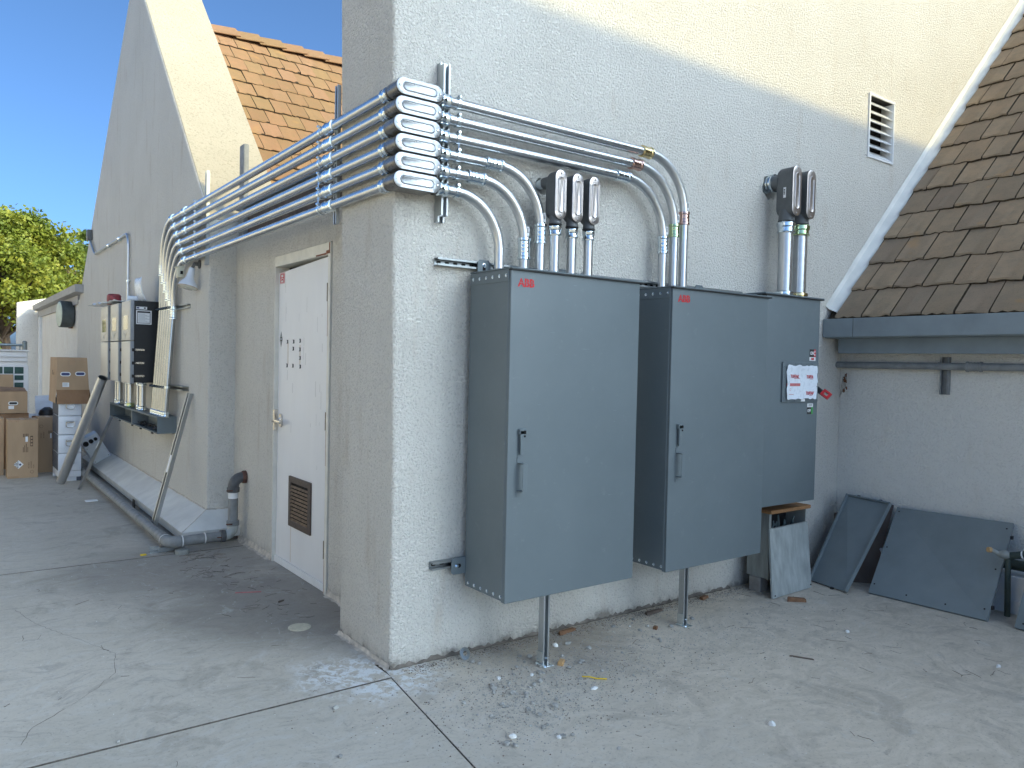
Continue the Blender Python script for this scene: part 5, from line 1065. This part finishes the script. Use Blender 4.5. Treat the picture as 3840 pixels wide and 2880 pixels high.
# ================================================================== things lying on the concrete
t = thing('floor_drain', 'round cream slotted drain cover set in the concrete near the corner', 'drain cover', (-.153,.86,0))
part('ring', MB().lathe((-.153,.86,.0),(0,0,1),[(0,.066),(.005,.066),(.005,.058),(.0015,.058)],28,cap=False), 'drain_cream', t); part('well', MB().lathe((-.153,.86,.0),(0,0,1),[(0,.058),(.0014,.058)],28), 'void', t)
for k in range(7):
    o_ = -.048+.016*k; hw = math.sqrt(max(.0575**2-o_**2, 0)); part('bar', MB().box((-.153-hw,.86+o_-.0048,.0015),(-.153+hw,.86+o_+.0048,.0048)), 'drain_cream', t)
one('red_mark', MB().prism([(-.268,1.735),(-.113,1.668),(-.105,1.69),(-.262,1.758)], (0,0,.0012), (1,0,0), (0,1,0), (0,0,.0008)), 'red_tape', 'faded red tape strip stuck on the concrete before the door', 'tape')
one('washer', MB().lathe((.405,-.085,.028),(.12,-.9,.42),[(0,.034),(.004,.034),(.004,.014),(0,.014),(0,.034)],22,cap=False), 'zinc', 'large steel washer leaning on the wall foot near the corner', 'washer')
def chunk(name, c, size, mat, label, cat, group=None, seed=0, rot=0):
    rn = random.Random(seed); mb = MB(); R_ = Matrix.Rotation(rot, 3, 'Z'); bmesh.ops.create_icosphere(mb.bm, subdivisions=1, radius=1)
    for v in mb.bm.verts:
        k = rn.uniform(.72,1.1); v.co = Vector(c)+R_ @ Vector((v.co.x*size[0]*k, v.co.y*size[1]*k, 0))+Vector((0,0,max(-.5,v.co.z*k)*size[2]+size[2]*.5))
    o = part(name, mb.mesh(name, mat, ang=.35), mat); return tag(o, label, cat, group)
def splinter(c, L, w, h, rot, mat, label, seed):
    rn = random.Random(seed); R_ = Matrix.Translation((*c, 0)) @ Matrix.Rotation(rot, 4, 'Z'); q = [Vector(p) for p in ((-L/2,-w/2,0),(L/2,-w*.3,0),(L/2*.9,w/2,0),(-L/2*.85,w*.4,0),(-L/2,-w/2*.8,h),(L/2*.95,-w*.25,h*.7),(L/2*.85,w*.4,h*.8),(-L/2*.8,w*.35,h*.9))]
    return one('wood_scrap', MB().hexa([R_ @ p for p in q]), mat, label, 'wood scrap', 'wood scraps on the concrete')
splinter((1.136,-.075),.14,.03,.022,.1,'wood_chunk','brown wood splinter against the wall foot behind the first strut leg',1); splinter((.80,-.425),.07,.035,.02,.6,'wood_pale','pale split wood chip beside the first strut leg',2)
splinter((1.852,-.10),.16,.04,.018,.05,'wood_old','dark wood offcut against wall behind the second strut leg',3); splinter((2.38,-.075),.09,.04,.02,.2,'wood_chunk','brown wood bit at wall foot beyond the second strut leg',4)
splinter((1.637,-.32),.04,.03,.02,.4,'wood_chunk','tiny brown wood cube left of the second strut leg',5); splinter((2.88,-.465),.13,.045,.03,-.75,'wood_chunk','dark brown wood block in front of the leaning metal cover',6)
splinter((1.972,-1.10),.13,.012,.008,-1.05,'wood_old','thin dark stick out on the open concrete at right',7); splinter((-.072,1.399),.05,.014,.01,.5,'wood_old','small dark bark scrap near the door threshold',8)
one('yellow_wire', MB().tube([(.770,-.625,.006),(.79,-.66,.012),(.815,-.685,.006),(.853,-.722,.008)], .0035, 6), 'yellow', 'short piece of yellow wire on the rubble below the cabinet', 'wire')
ws = [((.732,-.76),.030,.008,'white plastic anchor lying right of the rubble'),((.406,-.401),.022,.008,'white plastic anchor lying left of the first strut leg'),((.932,-.214),.020,.015,'bright white plaster crumb behind the first strut leg'),((.094,-.945),.022,.018,'large white plaster lump in the nearest stone cluster'),((2.594,-1.005),.022,.01,'white paper scrap before the leaning panels'),((1.132,-1.497),.022,.016,'white plaster scrap near the bottom edge of the picture'),((2.768,-1.778),.018,.014,'round white pebble at far right of the concrete')]
for k, ((x, y), s, h, lb_) in enumerate(ws): chunk('plaster_scrap', (x,y,0), (s,s*.6,h), 'stone_white', lb_, 'scrap', 'white scraps on the concrete', 100+k, k)
for k, (x, y, s, lb_) in enumerate(((-.414,-.267,.022,'lone grey stone left of the corner near the long joint'),(-.575,-.685,.016,'lone grey stone on the near left slab'),(-.288,.213,.018,'lone grey stone beside the pier foot'),(.043,-.973,.022,'grey stone left of the large white plaster lump'),(.06,-1.01,.02,'grey stone just in front of the white plaster lump'),(-1.281,-.064,.013,'lone brown stone on the long joint at lower left'))): chunk('stone', (x,y,0), (s,s*.7,s*.6), 'stone_grey', lb_, 'stone', 'stones on the concrete', 200+k, k*1.3)
rn = random.Random(77); n = 0
def stone_spot():
    k = rn.random()
    if k < .45: return rn.gauss(.62,.28), rn.gauss(-.42,.20)
    if k < .75: return rn.gauss(.28,.16), rn.gauss(-.78,.16)
    return rn.uniform(.5,2.4), rn.uniform(-.5,-.06)
while n < 80:
    x, y = stone_spot()
    if y > -.045 or x < -.05: continue
    s = rn.choice((.007,.009,.011,.014,.018)); chunk('stone', (x,y,0), (s*rn.uniform(.8,1.4),s,s*.7), 'stone_grey' if rn.random() < .98 else 'stone_white', 'small stone chip in the rubble on the concrete below the cabinets', 'stone', 'rubble below the cabinets', 300+n, rn.random()*6); n += 1
def scatter(name, mat, count, spot, size, label):
    mb = MB(); V_, F_ = [], []
    for _ in range(count):
        x, y = spot()
        if y > -.03 and x > -.04: continue
        s = size*rn.uniform(.5,1.5); a = rn.random()*6.28; c = Vector((x, y, 0)); b = len(V_)
        for q in range(3): V_.append(c+Vector((math.cos(a+q*2.1)*s*rn.uniform(.6,1.2), math.sin(a+q*2.1)*s*rn.uniform(.6,1.2), .0005)))
        V_.append(c+Vector((rn.uniform(-.3,.3)*s, rn.uniform(-.3,.3)*s, s*rn.uniform(.5,1.0))))
        F_ += [(b,b+1,b+3),(b+1,b+2,b+3),(b+2,b,b+3)]
    me = bpy.data.meshes.new(name); me.from_pydata(V_, [], F_); me.materials.append(MATS[mat]); return tag(part(name, me, mat), label, 'gravel', kind='stuff')
def g1():
    k = rn.random()
    if k < .35: return rn.gauss(.75,.4), rn.gauss(-.45,.25)
    if k < .5: return rn.gauss(.3,.2), rn.gauss(-.75,.2)
    if k < .8: return rn.uniform(.1,3.2), -.03-abs(rn.gauss(0,.09))
    return rn.gauss(1.7,.6), rn.gauss(-.55,.3)
scatter('gravel', 'stone_grey', 7500, g1, .0042, 'fine grey gravel and grit strewn along the wall foot')
def g2(): return (rn.gauss(1.5,.9), rn.gauss(-.8,.5)) if rn.random() < .7 else (rn.uniform(-1.6,-.1), rn.uniform(-.9,3))
scatter('white_grit', 'stone_white', 420, g2, .0028, 'tiny white plaster grit sprinkled over the concrete')
def g3(): return (rn.uniform(.05,3.3), -.03-abs(rn.gauss(0,.05))) if rn.random() < .6 else (rn.gauss(.6,.5), rn.gauss(-.6,.3))
scatter('soil_crumbs', 'wood_old', 2600, g3, .004, 'dark soil crumbs collected along the wall foot')
mb = MB()
def tw(x, y, L, a, r):
    p = [Vector((x+math.cos(a+.07*q*rn.uniform(-1,1))*L*q/3, y+math.sin(a+.07*q*rn.uniform(-1,1))*L*q/3, r+.001+.003*rn.random())) for q in range(4)]; mb.tube(p, r, 4, cap=False)
for _ in range(230):
    k = rn.random()
    if k < .30: x, y = rn.gauss(.0,.13)-.1, rn.uniform(1.0,3.0)
    elif k < .6: x, y = rn.uniform(1.3,3.4), rn.uniform(-1.9,-.1)
    elif k < .8: x, y = rn.uniform(-.45,-.1), rn.uniform(2.2,3.2)
    else: x, y = rn.uniform(-1.7,2.2), rn.uniform(-1.6,2.6)
    if y > -.04 and x > -.02 and not (y > .66 and x < .2): continue
    tw(x, y, rn.uniform(.02,.11), rn.random()*6.28, rn.uniform(.0005,.0011))
tag(part('twigs', mb, 'twig'), 'dry twigs and pine needles scattered over the concrete', 'twigs', kind='stuff')

# ================================================================== trees
def tree(label, base, H, cr, lobes, nleaf, leaf, mat, seed, group='trees beyond the buildings', droop=.3):
    rn = random.Random(seed); base = Vector(base); t = thing('tree', label, 'tree', base, group); mb = MB()
    top = base+Vector((0,0,H*.55)); mb.tube([base, base.lerp(top,.5)+Vector((.15,.1,0)), top], [H*.035,H*.026,H*.016], 8)
    cents = []
    for k in range(lobes):
        a = rn.random()*6.28; e = rn.uniform(-.35,1); rr = cr*rn.uniform(.25,.95)*math.sqrt(max(.1,1-e*e*.8)); cents.append((base+Vector((math.cos(a)*rr, math.sin(a)*rr, H*.62+e*H*.36)), cr*rn.uniform(.14,.36)))
    for c, r in cents:
        s = base.lerp(top, rn.uniform(.55,1)); m = s.lerp(c,.55)+Vector((0,0,-.05*H*rn.random())); mb.tube([s, m, c], [H*.011,H*.006,H*.002], 5, cap=False)
    part('trunk', mb, 'bark', t)
    V_, F_ = [], []
    for c, r in cents:
        for _ in range(nleaf//lobes):
            d = Vector((rn.gauss(0,1), rn.gauss(0,1), rn.gauss(0,.8))).normalized()*r*(rn.random()**.45); p = c+d; p.z -= droop*r*rn.random()*.4
            u = Vector((rn.gauss(0,1), rn.gauss(0,1), rn.gauss(0,.6)-droop)).normalized(); w = u.cross(Vector((rn.gauss(0,1), rn.gauss(0,1), rn.gauss(0,1)))).normalized(); L = leaf*rn.uniform(.6,1.5); ww = L*.30; b = len(V_)
            V_ += [p, p+u*L*.5+w*ww, p+u*L, p+u*L*.5-w*ww]; F_.append((b,b+1,b+2,b+3))
    me = bpy.data.meshes.new('crown'); me.from_pydata(V_, [], F_); me.materials.append(MATS[mat]); part('crown', me, mat, t)
tree('bright yellow green leafy tree beyond the low building at left', (-.1,31,-.05), 6.7, 2.9, 70, 52000, .15, 'leaf_yellow', 5, droop=.5)
tree('brownish pine crown behind the bright green tree', (2.2,45,-.05), 8.6, 2.0, 30, 12000, .22, 'leaf_brown', 6, droop=.1)
tree('slim feathery tree beside the edge of the gable wall', (3.3,36,-.05), 7.2, .85, 18, 4000, .24, 'leaf_green', 9, droop=.5)
tree('dark green tree low behind the fence at left edge', (-1.7,24,-.05), 3.2, 1.5, 22, 9000, .17, 'leaf_green', 12)
